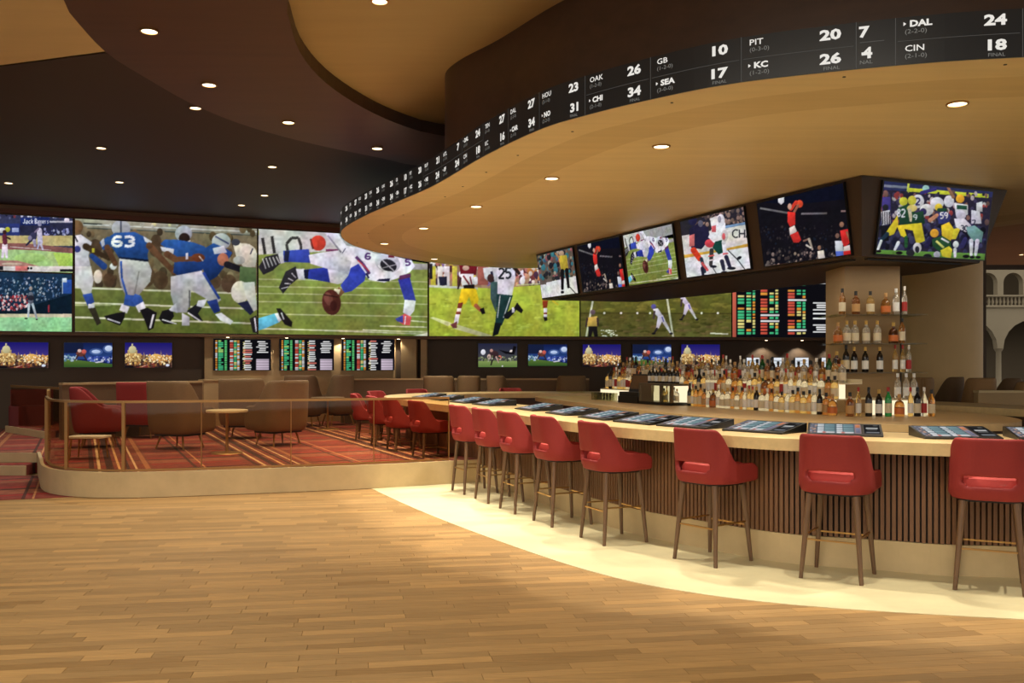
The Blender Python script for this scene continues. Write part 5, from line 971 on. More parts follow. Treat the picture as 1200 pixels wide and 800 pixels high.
row([(1052, 2), (1062, 2), (1071, 2)], 10.60, 1.178, 'step right of the pier', 1.0)
# ================================================================== betting terminals let into the bar top
TL = offset(COUNTER, -.40)
def make_terminal(label):
    t = thing('betting_terminal', label, 'terminal', group='slanted betting terminals along the bar')
    w, d = .56, .40
    m = MB(); m.hexa([(-w/2, 0, 0), (w/2, 0, 0), (w/2, d, 0), (-w/2, d, 0)], [(-w/2, .0, .012), (w/2, .0, .012), (w/2, d, .075), (-w/2, d, .075)]); m.build('case', 'black', t)
    return t
TERMS = [(1243, 'black betting terminal at the right edge of the picture'), (1130, 'black betting terminal right of the second stool from the right'), (990, 'black betting terminal above the second stool from the right'), (880, 'black betting terminal right of the half turned stool'),
         (797, 'black betting terminal behind the half turned stool'), (738, 'black betting terminal fifth along from the right'), (692, 'black betting terminal sixth along from the right'), (650, 'black betting terminal seventh along from the right'), (613, 'black betting terminal eighth along from the right'),
         (563, 'black betting terminal left of the wider gap'), (535, 'black betting terminal behind the stool nearest the lounge'), (508, 'black betting terminal second from the bar tip'), (489, 'black betting terminal nearest the bar tip')]
term0 = None
for px, lb in TERMS:
    p, nrm, _ = at_px(TL, px)
    if term0 is None:
        term0 = o = make_terminal(lb)
        # slanted picture and a small card reader panel, on the sloping top
        sl = math.atan2(.063, .40)
        def top_pt(u, v): return (-.28+u*.56, v*.40, .012+.063*v+.0015)
        picture_on(term0, 'screen', [top_pt(.03, .93), top_pt(.72, .93), top_pt(.72, .10), top_pt(.03, .10)], PIC_TERM)
        picture_on(term0, 'card_reader', [top_pt(.76, .90), top_pt(.97, .90), top_pt(.97, .14), top_pt(.76, .14)], PIC_CARD)
    else: o = dup(term0, label=lb)
    o.location = (p.x, p.y, TOPZ+.001); o.rotation_euler = (0, 0, math.atan2(nrm.y, nrm.x)+math.pi/2)
# ================================================================== screens on the walls
def wall_quad(px0, px1, which, zt, zb, off):
    a, b = on_wall(px0, 400, which, off), on_wall(px1, 400, which, off)
    return [(a.x, a.y, zt), (b.x, b.y, zt), (b.x, b.y, zb), (a.x, a.y, zb)]
def screen_thing(name, label, cat, quad, img, depth, group=None, frame=.012):
    """a flat display: black body with a picture on its face; depth goes away from the camera side"""
    tl, tr, br, bl = [Vector(q) for q in quad]; eu = (tr-tl).normalized(); ev = (bl-tl).normalized(); n = ev.cross(eu).normalized()
    if n.y > 0: n = -n
    t = thing(name, label, cat, tuple((bl+br)/2-n*(depth/2)), 0, group)
    f = frame; A = [tl-eu*f-ev*f, tr+eu*f-ev*f, br+eu*f+ev*f, bl-eu*f+ev*f]
    m = MB(); m.hexa([p-n*.003 for p in A], [p-n*depth for p in A]); rel(m.build('case', 'black'), t)
    picture_on(t, 'picture', quad, img, relto=True)
    return t
ZT, ZB = 4.40, 2.19
def big(px0, px1, which, draw, label, zt=ZT, zb=ZB, res=(260, 160), grain=.02):
    q = wall_quad(px0, px1, which, zt, zb, 0)
    p = Pic(res[0], res[1], (0, 0, 0), mapf=quad_map(q)); draw(p)
    p.soft(.16)
    img = p.out(); screen_thing('video_wall_display', label, 'screen', q, img, .045, 'displays of the video wall', .006); return img
zm = EYE+(HZ-319.3)*on_wall(60, 319, 'A').y/F
big(-34, 85, 'A', pic_baseball_top, 'upper left video wall screen showing a baseball batter', ZT, zm+.01, (200, 112))
big(-34, 84, 'A', pic_baseball_low, 'lower left video wall screen showing a pitcher on green grass', zm-.02, ZB, (200, 112))
big(88, 301, 'A', pic_quarterback, 'video wall screen with football players in blue, one numbered 63')
IMG_D = big(303, 501, 'A', pic_diver, 'video wall screen with a diving football player in white and blue')
big(503, 679, 'B', pic_runner, 'video wall screen with a football runner numbered 25 on bright grass', grain=.015)
big(680.5, 857, 'B', pic_field, 'video wall screen with two white clad players on dark grass', grain=.015)
q = wall_quad(858.5, 985, 'B', ZT, ZB, 0); IMG_O = pic_odds(200, 170, 4, 'wall')
# the odds rows run the full height of the wall display
p = np.concatenate([pic_odds(170, 90, 9, 'wall'), pic_odds(170, 100, 4, 'wall')], 0)
screen_thing('video_wall_display', 'video wall screen full of betting odds left of the pier', 'screen', q, p, .045, 'displays of the video wall', .006)
def small(px0, px1, py0, py1, which, off, img, label, name='television', cat='television', group='small televisions below the video wall'):
    a, b = on_wall(px0, py0, which, off), on_wall(px1, py0, which, off); c = on_wall((px0+px1)/2, py1, which, off); zt = (a.z+b.z)/2
    screen_thing(name, label, cat, [(a.x, a.y, zt), (b.x, b.y, zt), (b.x, b.y, c.z), (a.x, a.y, c.z)], img, .05, group, .008)
CITY, RACE, SOCC = pic_city(), pic_race(), pic_soccer(); WO = REC-.07
small(-2, 56.5, 401, 431, 'A', WO, CITY, 'small television with a golden city at night, leftmost in the picture')
small(75, 131.5, 401.5, 430, 'A', WO, RACE, 'small television with a night race under the baseball and football screens')
small(146.5, 201.5, 401.5, 430.5, 'A', WO, CITY, 'small television with a golden city at night, left of the odds boards')
small(560.5, 606, 402.5, 430, 'B', WO, SOCC, 'small television with a night soccer match')
small(619, 664.5, 403.5, 428.5, 'B', WO, RACE, 'small television with a night race, right of the soccer match')
small(683, 727.5, 403.5, 429.5, 'B', WO, CITY, 'small television with a city at night above the left bottles')
small(741.5, 786.5, 403.5, 428.5, 'B', WO, RACE, 'small television with a night race above the register')
small(798.5, 843.5, 403.5, 429.5, 'B', WO, CITY, 'small television with a city at night, rightmost of its row')
for i, (x0, x1) in enumerate(((250.5, 317), (328, 391), (401, 462))):
    small(x0, x1, 397.5, 433.5, 'A', .21, pic_odds(110, 62, 20+i, 'board'), f'{("left", "middle", "right")[i]} one of the three black odds boards', 'odds_board', 'odds board', 'odds boards on the tan panel')
# menu boards behind the bar
def menu(px0, px1, py0, py1, label):
    img = Pic(18, 14, (226, 230, 236), (0, 0, 10, 10)); img.rect(0, 5, 10, 10, (206, 212, 216)); img.rect(1, 3, 9, 3.8, (150, 160, 170)); img.rect(1, 6, 9, 6.6, (150, 160, 170))
    small(px0, px1, py0, py1, 'B', WO, img.out(), label, 'menu_board', 'menu board', 'lit menu boards behind the bar')
menu(875, 890, 419, 430, 'lit white menu board, upper of the left pair behind the bottles'); menu(876, 891, 431.5, 439.5, 'lit white menu board, lower of the left pair behind the bottles')
menu(904, 919, 419, 430, 'lit white menu board right of the left pair'); menu(932, 947.5, 419, 430, 'lit white menu board under the second wall light'); menu(963, 978, 419, 430, 'lit white menu board nearest the pier')
# ================================================================== hanging television frame under the canopy
ZR1, ZR0 = ZC0-.005, 2.75
A1, B1, C1, E1, D1 = Vector((.45, 17.1)), Vector((3.74, 9.86)), Vector((5.76, 10.72)), Vector((5.75, 12.2)), Vector((2.55, 17.95))
u1, u2 = (B1-A1).normalized(), (C1-B1).normalized(); n1, n2 = Vector((-u1.y, u1.x)), Vector((-u2.y, u2.x)); sb = .37
B0 = B1+Vector((.0634, .1625)); sb = n1.dot(B0-B1); A0 = A1+n1*sb; C0 = C1+n2*n2.dot(B0-B1)-u2*.3; E0, D0 = Vector((5.4, 11.95)), Vector((2.4, 17.7))
rig = thing('hanging_gantry', 'dark angular gantry hung under the canopy carrying six televisions', 'gantry', (3.5, 13, ZR0))
m = MB(); m.hexa([(p.x, p.y, ZR0) for p in (A0, B0, C0, E0, D0)], [(p.x, p.y, ZR1) for p in (A1, B1, C1, E1, D1)]); rel(m.build('body', 'rig_brown'), rig)
s0 = A0.lerp(B0, .06)+n1*.12; s1 = A0.lerp(B0, .97)+n1*.12  # dark bars with area lights, added under the gantry to brighten the bottles
m = MB(); m.bar((s0.x, s0.y, ZR0-.012), (s1.x, s1.y, ZR0-.012), .05, .02); rel(m.build('added_light_bar', 'black_matte'), rig)
sm = (s0+s1)/2; area((sm.x, sm.y, ZR0-.03), (s1-s0).length, .08, P_ADDED_BAR, (0, 0, math.atan2(u1.y, u1.x)))
s0 = B0.lerp(C0, .1)+n2*.12; s1 = B0.lerp(C0, .9)+n2*.12
m = MB(); m.bar((s0.x, s0.y, ZR0-.012), (s1.x, s1.y, ZR0-.012), .05, .02); rel(m.build('added_light_bar', 'black_matte'), rig)
sm = (s0+s1)/2; area((sm.x, sm.y, ZR0-.03), (s1-s0).length, .08, P_ADDED_BAR*.25, (0, 0, math.atan2(u2.y, u2.x)))
def rig_point(P1, P0, Q1, Q0, px, f):
    """point of a sloping face at height fraction f (1 = top) in image column px (taken along the top edge)"""
    k = (px-600)/F; a = P1.x-k*P1.y; b = Q1.x-k*Q1.y; t = a/(a-b)
    T = P1.lerp(Q1, t); u_ = (Q1-P1).normalized(); n_ = Vector((-u_.y, u_.x)); B_ = T+n_*n_.dot(P0-P1)
    return Vector((B_.x+(T.x-B_.x)*f, B_.y+(T.y-B_.y)*f, ZR0+(ZR1-ZR0)*f))
def rig_tv(px0, px1, draw, label, P=(A1, A0, B1, B0), img=None, res=(120, 90), f1=.955, f0=.045):
    q = [rig_point(*P, px0, f1), rig_point(*P, px1, f1), rig_point(*P, px1, f0), rig_point(*P, px0, f0)]
    # square the quad up: same left-right run at top and bottom
    n = (q[1]-q[0]).cross(q[3]-q[0]).normalized(); n = -n if n.y > 0 else n
    q = [v+n*.035 for v in q]
    if img is None:
        pc = Pic(res[0], res[1], (0, 0, 0), mapf=quad_map(q)); draw(pc); pc.soft(.14); img = pc.out()
    screen_thing('hanging_television', label, 'television', [tuple(v) for v in q], img, .034, 'televisions on the hanging frame', .012)
    return img
rig_tv(630.5, 672, pic_skater, 'hanging television with a skater in yellow, farthest left')
D5 = rig_tv(889, 990, pic_dunk, 'hanging television with a basketball dunk, largest of its row', res=(150, 130))
rig_tv(678, 727, None, 'hanging television with a basketball dunk, small and far', img=D5[::2, ::2])
rig_tv(732, 789, None, 'hanging television with a diving football player', img=IMG_D[:, 10:][::2, ::2])
rig_tv(799, 873, pic_hockey, 'hanging television with two ice hockey players', res=(130, 130))
rig_tv(1034, 1161, pic_pileup, 'hanging television with a football pile up, right of the frame corner', P=(B1, B0, C1, C0), res=(190, 130))
# ================================================================== scores ticker on the canopy edge
tick = thing('score_ticker', 'black led ribbon of game scores running along the canopy edge', 'scoreboard', (3, 12, ZC0))
_txt = {}
def text_flat(s, size, bold):
    key = (s, size, bold)
    if key not in _txt:
        cu = bpy.data.curves.new('t', 'FONT'); cu.body = s; cu.size = size; cu.offset = bold; cu.resolution_u = 2
        ob = bpy.data.objects.new('t', cu); COL.objects.link(ob); dg = bpy.context.evaluated_depsgraph_get(); dg.update()
        me = bpy.data.meshes.new_from_object(ob.evaluated_get(dg)); v = [tuple(a.co) for a in me.vertices]; f = [tuple(q.vertices) for q in me.polygons]
        bpy.data.objects.remove(ob); bpy.data.meshes.remove(me); xs = [a[0] for a in v] or [0]
        _txt[key] = (v, f, min(xs), max(xs))
    return _txt[key]
NC = len(CANOPY); CN = normals(CANOPY)
def ribbon(s, out):
    i = int(math.floor(s)) % NC; t = s-math.floor(s); p = CANOPY[i].lerp(CANOPY[(i+1) % NC], t); n = CN[i].lerp(CN[(i+1) % NC], t).normalized(); return p+n*out
def param(px): return at_px(CANOPY, px)[2]
SEQ = [('TEN', '2-1-0', 27, 'KC', '1-2-0', 16), ('DAL', '2-2-0', 27, '>CAR', '2-1-0', 34), ('HOU', '2-1-0', 23, '>NO', '2-2-0', 31), ('OAK', '1-2-0', 26, '>CHI', '2-1-0', 34), ('GB', '1-2-0', 10, '>SEA', '3-0-0', 17), ('PIT', '0-3-0', 20, '>KC', '1-2-0', 26), None, ('>DAL', '2-2-0', 24, 'CIN', '2-1-0', 18)]
BND = [400, 410, 420.5, 433, 447.5, 464, 480, 497.5, 519, 543, 568, 597.5, 634, 687.5, 764, 870, 1004, 1050, 1236, 1420]
LEFT = [('ATL', '1-2-0', 7, '>SF', '2-1-0', 24), SEQ[7], SEQ[0], SEQ[1], SEQ[2], SEQ[3], SEQ[4], SEQ[5], ('BUF', '1-2-0', 21, '>NE', '2-1-0', 24), ('ATL', '1-2-0', 7, '>SF', '2-1-0', 24), SEQ[7]]
CELLS = LEFT[-11:]+SEQ+[SEQ[0]]
CELLS = [('OAK', '1-2-0', 26, '>CHI', '2-1-0', 34), SEQ[1], SEQ[2], SEQ[3], SEQ[3], SEQ[4], SEQ[5], ('BUF', '1-2-0', 21, '>NE', '2-1-0', 24), ('ATL', '1-2-0', 7, '>SF', '2-1-0', 24), SEQ[7], SEQ[0], SEQ[1], SEQ[2], SEQ[3], SEQ[4], SEQ[5], 'frag', SEQ[7], SEQ[0]]
HT = ZC1-ZC0
def bend(mb, v, f, s0, ds, x, z, sx, out, mi=0):
    """lay flat letters on the ribbon; x in metres from the panel's left edge"""
    n = mb.addv([(lambda q: (q.x, q.y, ZC0+z+a[1]))(ribbon(s0+ds*(x+a[0]*sx), out)) for a in v]); mb.cur = mi
    for q in f: mb.face(*[n+i for i in q])
for a_px, b_px, cell in zip(BND, BND[1:], CELLS):
    sa_, sb_ = param(a_px), param(b_px) if b_px < 1230 else None
    if sb_ is None: sb_ = sa_+(.78/.12)*(1 if param(1050) > param(1000) else -1)
    if a_px > 1200: sa_ = last; sb_ = sa_+(.78/.12)*(1 if param(1050) > param(1000) else -1)
    last = sb_
    W_ = abs(sb_-sa_)*.12; ds = (sb_-sa_)/W_
    nseg = max(2, int(W_/.06)); ps = [sa_+(sb_-sa_)*i/nseg for i in range(nseg+1)]
    m = MB(); m.ring([ribbon(s, .012) for s in ps], [ribbon(s, -.018) for s in ps], ZC0+.002, ZC1, False)
    pan = rel(m.build('ticker_panel', 'ticker_black'), tick)
    t = MB(); O_ = .0145
    def put(s, x, z, size, sx, bold=.0, mi=0, right=False):
        v, f, x0, x1 = text_flat(s, size, bold)
        if right: x = x-(x1-x0)*sx
        bend(t, [(a[0]-x0, a[1]) for a in v], f, sa_, ds, x, z, sx, O_, mi)
    def rect(x0, x1, z0, z1, mi):
        k = max(1, int((x1-x0)/.08)); v = []; f = []
        for i in range(k+1): u = x0+(x1-x0)*i/k; v += [(u, z0), (u, z1)]
        for i in range(k): f.append((2*i, 2*i+2, 2*i+3, 2*i+1))
        bend(t, v, f, sa_, ds, 0, 0, 1, O_, mi)
    k = min(1.0, W_/.72)
    rect(W_-.006, W_-.002, .0, HT, 2)
    if cell == 'frag':
        put('7', .04*k, .215, .10, 1.25, .004); put('4', .09*k, .07, .10, 1.25, .004); rect(.03, .05, .095, .11, 0); rect(.02, W_*.7, .175, .18, 2); put('NAL', .02, .03, .036, 1.2, 0, 1)
    else:
        for (nm, rec, sc), zb in ((cell[:3], .165), (cell[3:], .0)):
            x = .055*k
            if nm[0] == '>':
                bend(t, [(0, .095), (.018, .108), (0, .121)], [(0, 1, 2)], sa_, ds, .045*k, zb, k, O_, 0); x = .085*k; nm = nm[1:]; bd = .0025
            else: bd = .0005
            put(nm, x, zb+.088, .058, 1.25*k, bd, 0); put('('+rec+')', .055*k, zb+.042, .042, 1.2*k, 0, 1)
            put(str(sc), W_-.10*k, zb+.058, .095, 1.45*k, .004, 0, True)
            put('FINAL', W_-.11*k, zb+.014, .034, 1.2*k, 0, 1, True) if zb == 0 else None
        rect(.01, W_-.02, .158, .161, 2) if W_ > .6 else None
    le = t.build('lettering', ['white_text', 'grey_text', 'divider'], fix=False); le.parent = pan
# the rest of the ribbon, dark
s1_ = last; s0_ = param(400); n_ = 160
tot = (s0_-s1_) % NC if param(1050) > param(1000) else -((s1_-s0_) % NC)
ps = [s1_+tot*i/n_ for i in range(n_+1)]
m = MB(); m.ring([ribbon(s, .012) for s in ps], [ribbon(s, -.018) for s in ps], ZC0+.002, ZC1, False); rel(m.build('ticker_panel', 'ticker_black'), tick)
# ================================================================== recessed lights
def downlight(px, py, h, label, group, power, r=.075, angle=95, blend=.6, size=.06):
    x, y = G(px, py, h); return downlight_at(x, y, h, label, group, power, r, angle, blend, size)
_dl = {}
def downlight_at(x, y, h, label, group, power, r=.075, angle=95, blend=.6, size=.06):
    if r not in _dl:
        t = thing('downlight', label, 'ceiling light', group=group)
        m = MB(); n = 20; ring_o = [Vector((r*math.cos(2*math.pi*i/n), r*math.sin(2*math.pi*i/n))) for i in range(n)]; m.ring(ring_o, [p*.82 for p in ring_o], -.012, -.0005); m.build('trim', 'brass', t)
        m = MB(); m.lathe([(r*.80, -.006), (r*.80, -.002)], 16); m.build('lens', 'lamp', t); _dl[r] = t; o = t
    else: o = dup(_dl[r], label=label, group=group)
    o.location = (x, y, h)
    if power: spot((x, y, h-.03), power, angle, blend, size)
    return o
G1 = 'downlights in the canopy'
for px, py, lb in ((1122, 121, 'downlight in the canopy nearest the right edge'), (775, 171, 'downlight in the canopy left of the frame corner'), (646.5, 208.5, 'downlight in the canopy third from the right'), (558, 241.5, 'downlight in the canopy fourth from the right'), (496.5, 267, 'downlight in the canopy fifth from the right'), (450.5, 285, 'downlight at the left tip of the canopy'), (509, 303, 'downlight at the far edge of the canopy above the runner screen')):
    downlight(px, py, ZC0, lb, G1, P_CAN, .085)
G2 = 'downlights in the brown ceiling ring'
for px, py, lb in ((175, 36, 'downlight in the brown ring nearest the top left'), (245, 99, 'downlight in the brown ring second from the left'), (338, 143, 'downlight in the brown ring third from the left'), (442, 173.5, 'downlight in the brown ring nearest the drum')):
    downlight(px, py, ZCEIL-.012, lb, G2, P_RING, .085)
G3 = 'downlights in the dark ceiling'
for px, py, lb in ((229, 126, 'downlight at the edge of the dark ceiling below the brown ring'), (118.5, 173, 'downlight high in the dark ceiling left of the rest'), (10, 214, 'downlight in the dark ceiling at the left edge'), (140, 213, 'downlight in the dark ceiling above player 63'), (319, 195, 'downlight in the dark ceiling under the middle of the ring'), (310, 228.5, 'downlight in the dark ceiling above the diver screen'), (283, 240, 'downlight in the dark ceiling nearest the video wall')):
    downlight(px, py, ZCEIL, lb, G3, P_DARK, .075)
downlight(445, 1, ZTOP, 'downlight in the cream ceiling at the top edge', None, P_RING, .08)
downlight(1197, 298, ZCEIL-.05, 'downlight in the right ceiling before the arcade', None, P_DARK, .0751)
# lamps and black discs added in the canopy edge to brighten the stone
SPL = offset(COUNTER, .25)
pin = None
PINS = [Vector((x, y)) for x, y, a, lb in [(5.3, 6.35, 0, ''), (4.35, 6.2, 0, '')]+STOOLS+LOW[:4]]
cnn = normals(COUNTER)
def in_poly(p, c):
    k = False
    for a, b in zip(c, c[1:]+c[:1]):
        if (a.y > p.y) != (b.y > p.y) and p.x < (b.x-a.x)*(p.y-a.y)/(b.y-a.y)+a.x: k = not k
    return k
for i, p in enumerate(PINS):
    j = min(range(len(COUNTER)), key=lambda j: (COUNTER[j]-p).length); nrm = cnn[j]; of = .45
    while of > .1 and not in_poly(COUNTER[j]+nrm*(of+.12), CANOPY): of -= .03
    p = COUNTER[j]+nrm*of
    if pin is None:
        m = MB(); m.lathe([(.012, -.004), (.012, -.0005)], 10); pin = o = m.build('added_lamp', 'black')
    else: o = pin.copy(); COL.objects.link(o)
    o.location = (p.x, p.y, ZC0); tag(o, f'tiny black lamp added in the canopy edge, {ordinal(i+1)} from right', 'ceiling light', 'lamps added in the canopy')
    spot((p.x, p.y, ZC0-.02), P_ADDED_PIN, 42, .25, .02, aim=(p.x+nrm.x*.05, p.y+nrm.y*.05, 0))
# small lights under the video wall
def eave(px, which, lb, power, off=.14):
    p = on_wall(px, 397, which, off); z = 2.118
    if 'e' not in _dl:
        m = MB(); m.lathe([(.032, -.008), (.032, -.0005)], 12); _dl['e'] = o = m.build('eave_light', 'lamp')
    else: o = _dl['e'].copy(); COL.objects.link(o)
    o.location = (p.x, p.y, z); tag(o, lb, 'wall light', 'small lights under the video wall')
    n = NA if which == 'A' else NB
    spot((p.x, p.y, z-.02), power, 105, .5, .02, aim=(p.x-n.x*.12, p.y-n.y*.12, 1.2))
for px, lb in ((267, 'small light above the left odds board'), (336, 'small light above the left side of the middle odds board'), (402, 'small light above the left side of the right odds board'), (467, 'small light above the tan pilaster')): eave(px, 'A', lb, P_EAVE)
for px, lb in ((898, 'small wall light left of two above the menu boards'), (940, 'small wall light above the third menu board'), (981, 'small wall light nearest the pier')): eave(px, 'B', lb, P_EAVE*1.6, .2)
# ================================================================== glass railing of the lounge
rail = thing('glass_railing', 'glass railing with bronze top rail along the raised lounge', 'railing', (-3.3, 11.2, PLAT))
RL = [p-n*sgn*.06 for p, n in zip(KERB, kn)]
RZ = 1.13
def ropen(px, branch=0):
    k = (px-600)/F; hits = []
    for i, (a, b) in enumerate(zip(RL, RL[1:])):
        fa, fb = a.x-k*a.y, b.x-k*b.y
        if fa*fb <= 0 and fa != fb: hits.append(i+fa/(fa-fb))
    return hits[branch]
def rpt(s): i = min(int(s), len(RL)-2); return RL[i].lerp(RL[i+1], s-i)
posts = [ropen(526)]+[ropen(px) for px in (438, 341, 236, 145, 78)]+[len(RL)-16.0, len(RL)-10.0]
for a, b in zip(posts, posts[1:]):
    nsg = 8; ss = [a+(b-a)*i/nsg for i in range(nsg+1)]; P_ = [rpt(s) for s in ss]; N_ = normals(P_, False)
    m = MB(); m.ring([p+n*.005 for p, n in zip(P_, N_)], [p-n*.005 for p, n in zip(P_, N_)], PLAT+.03, RZ-.015, False); rel(m.build('glass_panel', 'rail_glass'), rail)
    m = MB(); m.ring([p+n*.018 for p, n in zip(P_, N_)], [p-n*.018 for p, n in zip(P_, N_)], RZ-.016, RZ+.012, False); rel(m.build('top_rail', 'bronze_rail'), rail)
    m = MB(); m.ring([p+n*.012 for p, n in zip(P_, N_)], [p-n*.012 for p, n in zip(P_, N_)], PLAT+.005, PLAT+.03, False); rel(m.build('bottom_rail', 'bronze_rail'), rail)
for i, s in enumerate(posts):
    p = rpt(s); w = .005 if i < 4 else .018
    m = MB(); m.box(p.x-w, p.x+w, p.y-w, p.y+w, PLAT+.005, RZ-.01); rel(m.build('post', 'bronze_rail'), rail)
# hand rail beside the steps
hr = thing('step_handrail', 'short brass handrail beside the lounge steps', 'handrail', (-6.44, 12.8, PLAT))
for x_, y_ in ((0, 0), (-.2, .42)):
    m = MB(); m.bar((x_, y_, .002), (x_, y_, .9), .03); m.build('post', 'bronze_rail', hr)
m = MB(); m.bar((.0, 0, .9), (-.2, .42, .9), .035); m.build('rail', 'brass', hr)
# ================================================================== lounge furniture
def club_chair(mat_, label, name='lounge_chair', group=None, h=.72, w=.74, arm=.40):
    t = thing(name, label, 'chair', group=group)
    add_shell(t, mat_, w=w, d=.70, z0=.22, ztop=.22+h, zarm=.22+arm, slot=None, lean=.06, nar=.03, rc=.18, nu=36, nv=8, fall=.5)
    m = MB(); cushion(m, w-.08, .62, .26, .46, .14, .05, .02); m.build('seat_cushion', mat_, t, smooth=True)
    m = MB(); m.prism(rrect(w-.16, .52, .1), .20, .262); m.build('seat_frame', 'black_matte', t)
    for sx in (-1, 1):
        for sy in (-1, 1): m = MB(); m.cone((sx*.20, sy*.18, .21), (sx*.25, sy*.23, 0), .018, .011, 8); m.build('leg', 'bronze_rail', t)
    return t
CH = {}
def chair_at(px, py, a, mat_, label, z=PLAT, **k):
    x, y = G(px, py, z); key = (mat_,)+tuple(sorted(k.items()))
    if key not in CH: CH[key] = o = club_chair(mat_, label, **k)
    else: o = dup(CH[key], label=label)
    o.location = (x, y, z+.001); o.rotation_euler = (0, 0, -R(a)); return o
chair_at(211, 525, 20, 'taupe', 'tall taupe lounge chair left of the small round table', h=.80, w=.78)
chair_at(286, 513, -6, 'taupe', 'tall taupe lounge chair right behind the small round table', h=.80, w=.78)
chair_at(326, 521, -50, 'taupe', 'tall taupe lounge chair turned sideways at the right of its group', h=.80, w=.78)
chair_at(116, 523, 70, 'red_fabric', 'red lounge chair with a pointed back behind the left railing', h=.70, w=.70)
chair_at(170, 512, 10, 'red_fabric', 'red lounge chair seen from behind, left of the taupe chairs', h=.74, w=.78)
chair_at(357, 499, 8, 'taupe_dark', 'dark brown lounge chair under the middle odds board', h=.82, w=.70)
chair_at(396, 497.5, -35, 'taupe_dark', 'dark brown lounge chair right of the one under the middle board', h=.82, w=.5)
chair_at(516, 497, 5, 'taupe', 'brown lounge chair beyond the bar tip, wide back', h=.80, w=.66)
chair_at(548, 496, -10, 'taupe', 'brown lounge chair beyond the bar, second from its tip', h=.80, w=.5)
chair_at(587, 496, 25, 'taupe', 'narrow brown lounge chair under the soccer television', h=.80, w=.44)
chair_at(668, 496.5, -5, 'taupe', 'wide brown lounge chair left of the bottles', h=.80, w=.62)
def table_at(px, py, r, h, label, top='table_top', z=PLAT):
    x, y = G(px, py, z); t = thing('round_table', label, 'table', (x, y, z+.001))
    MB().lathe([(r-.012, h-.035), (r, h-.028), (r, h-.004), (r-.004, h)], 28).build('table_top', top, t)
    MB().lathe([(.03, .02), (.022, .05), (.022, h-.05), (.08, h-.035)], 12).build('pedestal', 'bronze_rail', t, smooth=True)
    MB().lathe([(.22, 0), (.21, .012), (.04, .03)], 24).build('base', 'bronze_rail', t); return t
table_at(266, 531, .29, .62, 'small round cream table between the taupe chairs')
table_at(384, 503, .32, .62, 'small round grey table under the right odds board', 'taupe')
# low white table near the red chair
x, y = G(104, 537, PLAT); t = thing('low_table', 'low pale table in front of the red lounge chair', 'table', (x, y, PLAT+.001))
MB().prism(rrect(.5, .34, .05), .28, .305).build('table_top', 'paper', t)
for sx in (-1, 1):
    for sy in (-1, 1): MB().cone((sx*.18, sy*.11, .28), (sx*.2, sy*.13, 0), .014, .01, 8).build('leg', 'bronze_rail', t)
# ------------------------------------------------------------------ half walls with lit caps
def half_wall(label, pts, z1, m_='taupe_dark', cap='wall_tan', th=.14, z0=PLAT):
    t = thing('half_wall', label, 'partition', (pts[0][0], pts[0][1], z0)); c = [Vector(p) for p in pts]; n = normals(c, False)
    m = MB(); m.ring([p+q*th/2 for p, q in zip(c, n)], [p-q*th/2 for p, q in zip(c, n)], z0+.001, z1-.035, False); rel(m.build('panel', m_), t)
    m = MB(); m.ring([p+q*(th/2+.02) for p, q in zip(c, n)], [p-q*(th/2+.02) for p, q in zip(c, n)], z1-.035, z1, False); rel(m.build('cap', cap), t); return t
def pw(px, py, z): return G(px, py, z)
half_wall('long low partition behind the red lounge chairs', [pw(71, 448.5, 1.25), pw(235, 446, 1.25)], 1.25)
half_wall('low partition under the left odds board', [pw(236, 444.5, 1.25), pw(335, 442.5, 1.25)], 1.25, 'wall_tan')
half_wall('low partition under the right odds board', [pw(400, 443.2, 1.25), pw(500, 443.2, 1.25)], 1.25)
half_wall('low partition under the soccer television', [pw(500, 443.2, 1.25), pw(690, 443.2, 1.25)], 1.25)
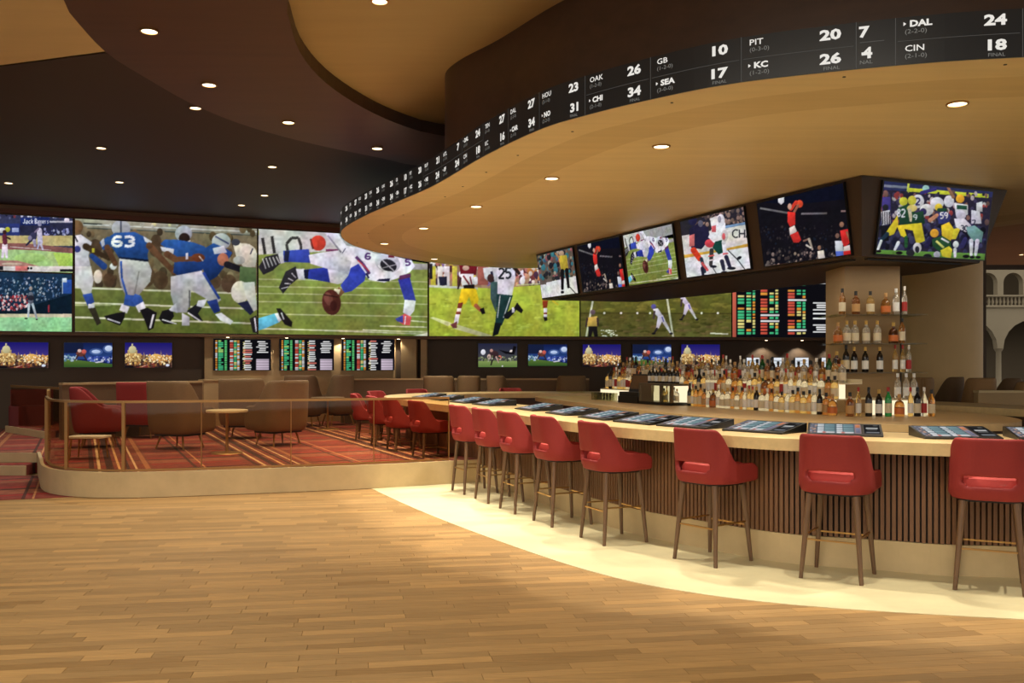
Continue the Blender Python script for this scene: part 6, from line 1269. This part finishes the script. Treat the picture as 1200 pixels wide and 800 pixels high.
# stools and booth at the far left
bo = thing('red_booth', 'dark red booth behind the glass rail at the left edge', 'booth', (-9.05, 17.35, PLAT+.121), R(23.6))
MB().prism(rrect(.72, .6, .1), .0, .36).build('seat', 'dark_red', bo); m = MB(); m.box(-.36, .36, .14, .30, .36, .66); m.build('backrest', 'dark_red', bo)
k0 = G(8, 506, PLAT); k1 = G(56, 514, PLAT)
m = MB(); m.prism([k0, k1, (k1[0]+.3, k1[1]+4), (k0[0], k0[1]+3.4)], PLAT, PLAT+.118); struct(m.build('floor_dais', 'carpet'), 'second raised floor behind the steps')
m = MB(); d_ = Vector((k1[0]-k0[0], k1[1]-k0[1])).normalized(); nn = Vector((d_.y, -d_.x))*.03; m.prism([(k0[0]+nn.x, k0[1]+nn.y), (k1[0]+nn.x, k1[1]+nn.y), k1, k0], PLAT+.001, PLAT+.12); struct(m.build('trim_7', 'kerb_stone'), 'pale kerb of the second raised floor')
gl = thing('dais_railing', 'glass rail with pale cap in front of the dark red booth', 'railing', (k0[0], k0[1], PLAT+.12))
z2 = 1.13; e0 = Vector(G(4, 453, z2)); e1 = Vector(G(70, 455, z2)); e0 = Vector(k0)+Vector((.02, .12)); e1 = Vector(k1)+Vector((.12, .14))
m = MB(); m.bar((e0.x, e0.y, z2+.02), (e1.x, e1.y, z2+.02), .04); rel(m.build('top_rail', 'bronze_rail'), gl)
m = MB(); m.bar((e0.x, e0.y, (z2+PLAT+.12)/2), (e1.x, e1.y, (z2+PLAT+.12)/2), .01, z2-PLAT-.14); rel(m.build('glass_panel', 'rail_glass'), gl)
# ================================================================== booths right of the bar
def booth_chair(px, py_top, d, wpx, label, mat_='taupe', a=0):
    X = (px-600)/F*d; w = wpx*d/F; zt = EYE-(py_top-HZ)*d/F
    o = club_chair(mat_, label, h=zt-PLAT-.22, w=w); o.location = (X, d, PLAT+.001); o.rotation_euler = (0, 0, -R(a)); return o
booth_chair(1079, 441.5, 15.2, 22, 'small taupe lounge chair just right of the pier bottles', 'taupe_brightened', a=20)
booth_chair(1102, 441.0, 15.6, 26, 'dark brown lounge chair in front of the round column', 'taupe_dark', a=-30)
booth_chair(1144, 442.0, 14.8, 34, 'tan lounge chair with pillow right of the column', 'taupe_brightened', a=10)
booth_chair(1171, 442.5, 16.0, 26, 'brown lounge chair behind the tan chair at the right', 'taupe_dark', a=-20)
booth_chair(1200, 446.5, 14.6, 30, 'tan lounge chair cut by the right edge', 'taupe_brightened', a=10)
half_wall('low wood partition right of the island beyond the bar', [(7.2, 14.3), (10.2, 14.3)], 1.16, 'wall_tan', 'soffit_wood')
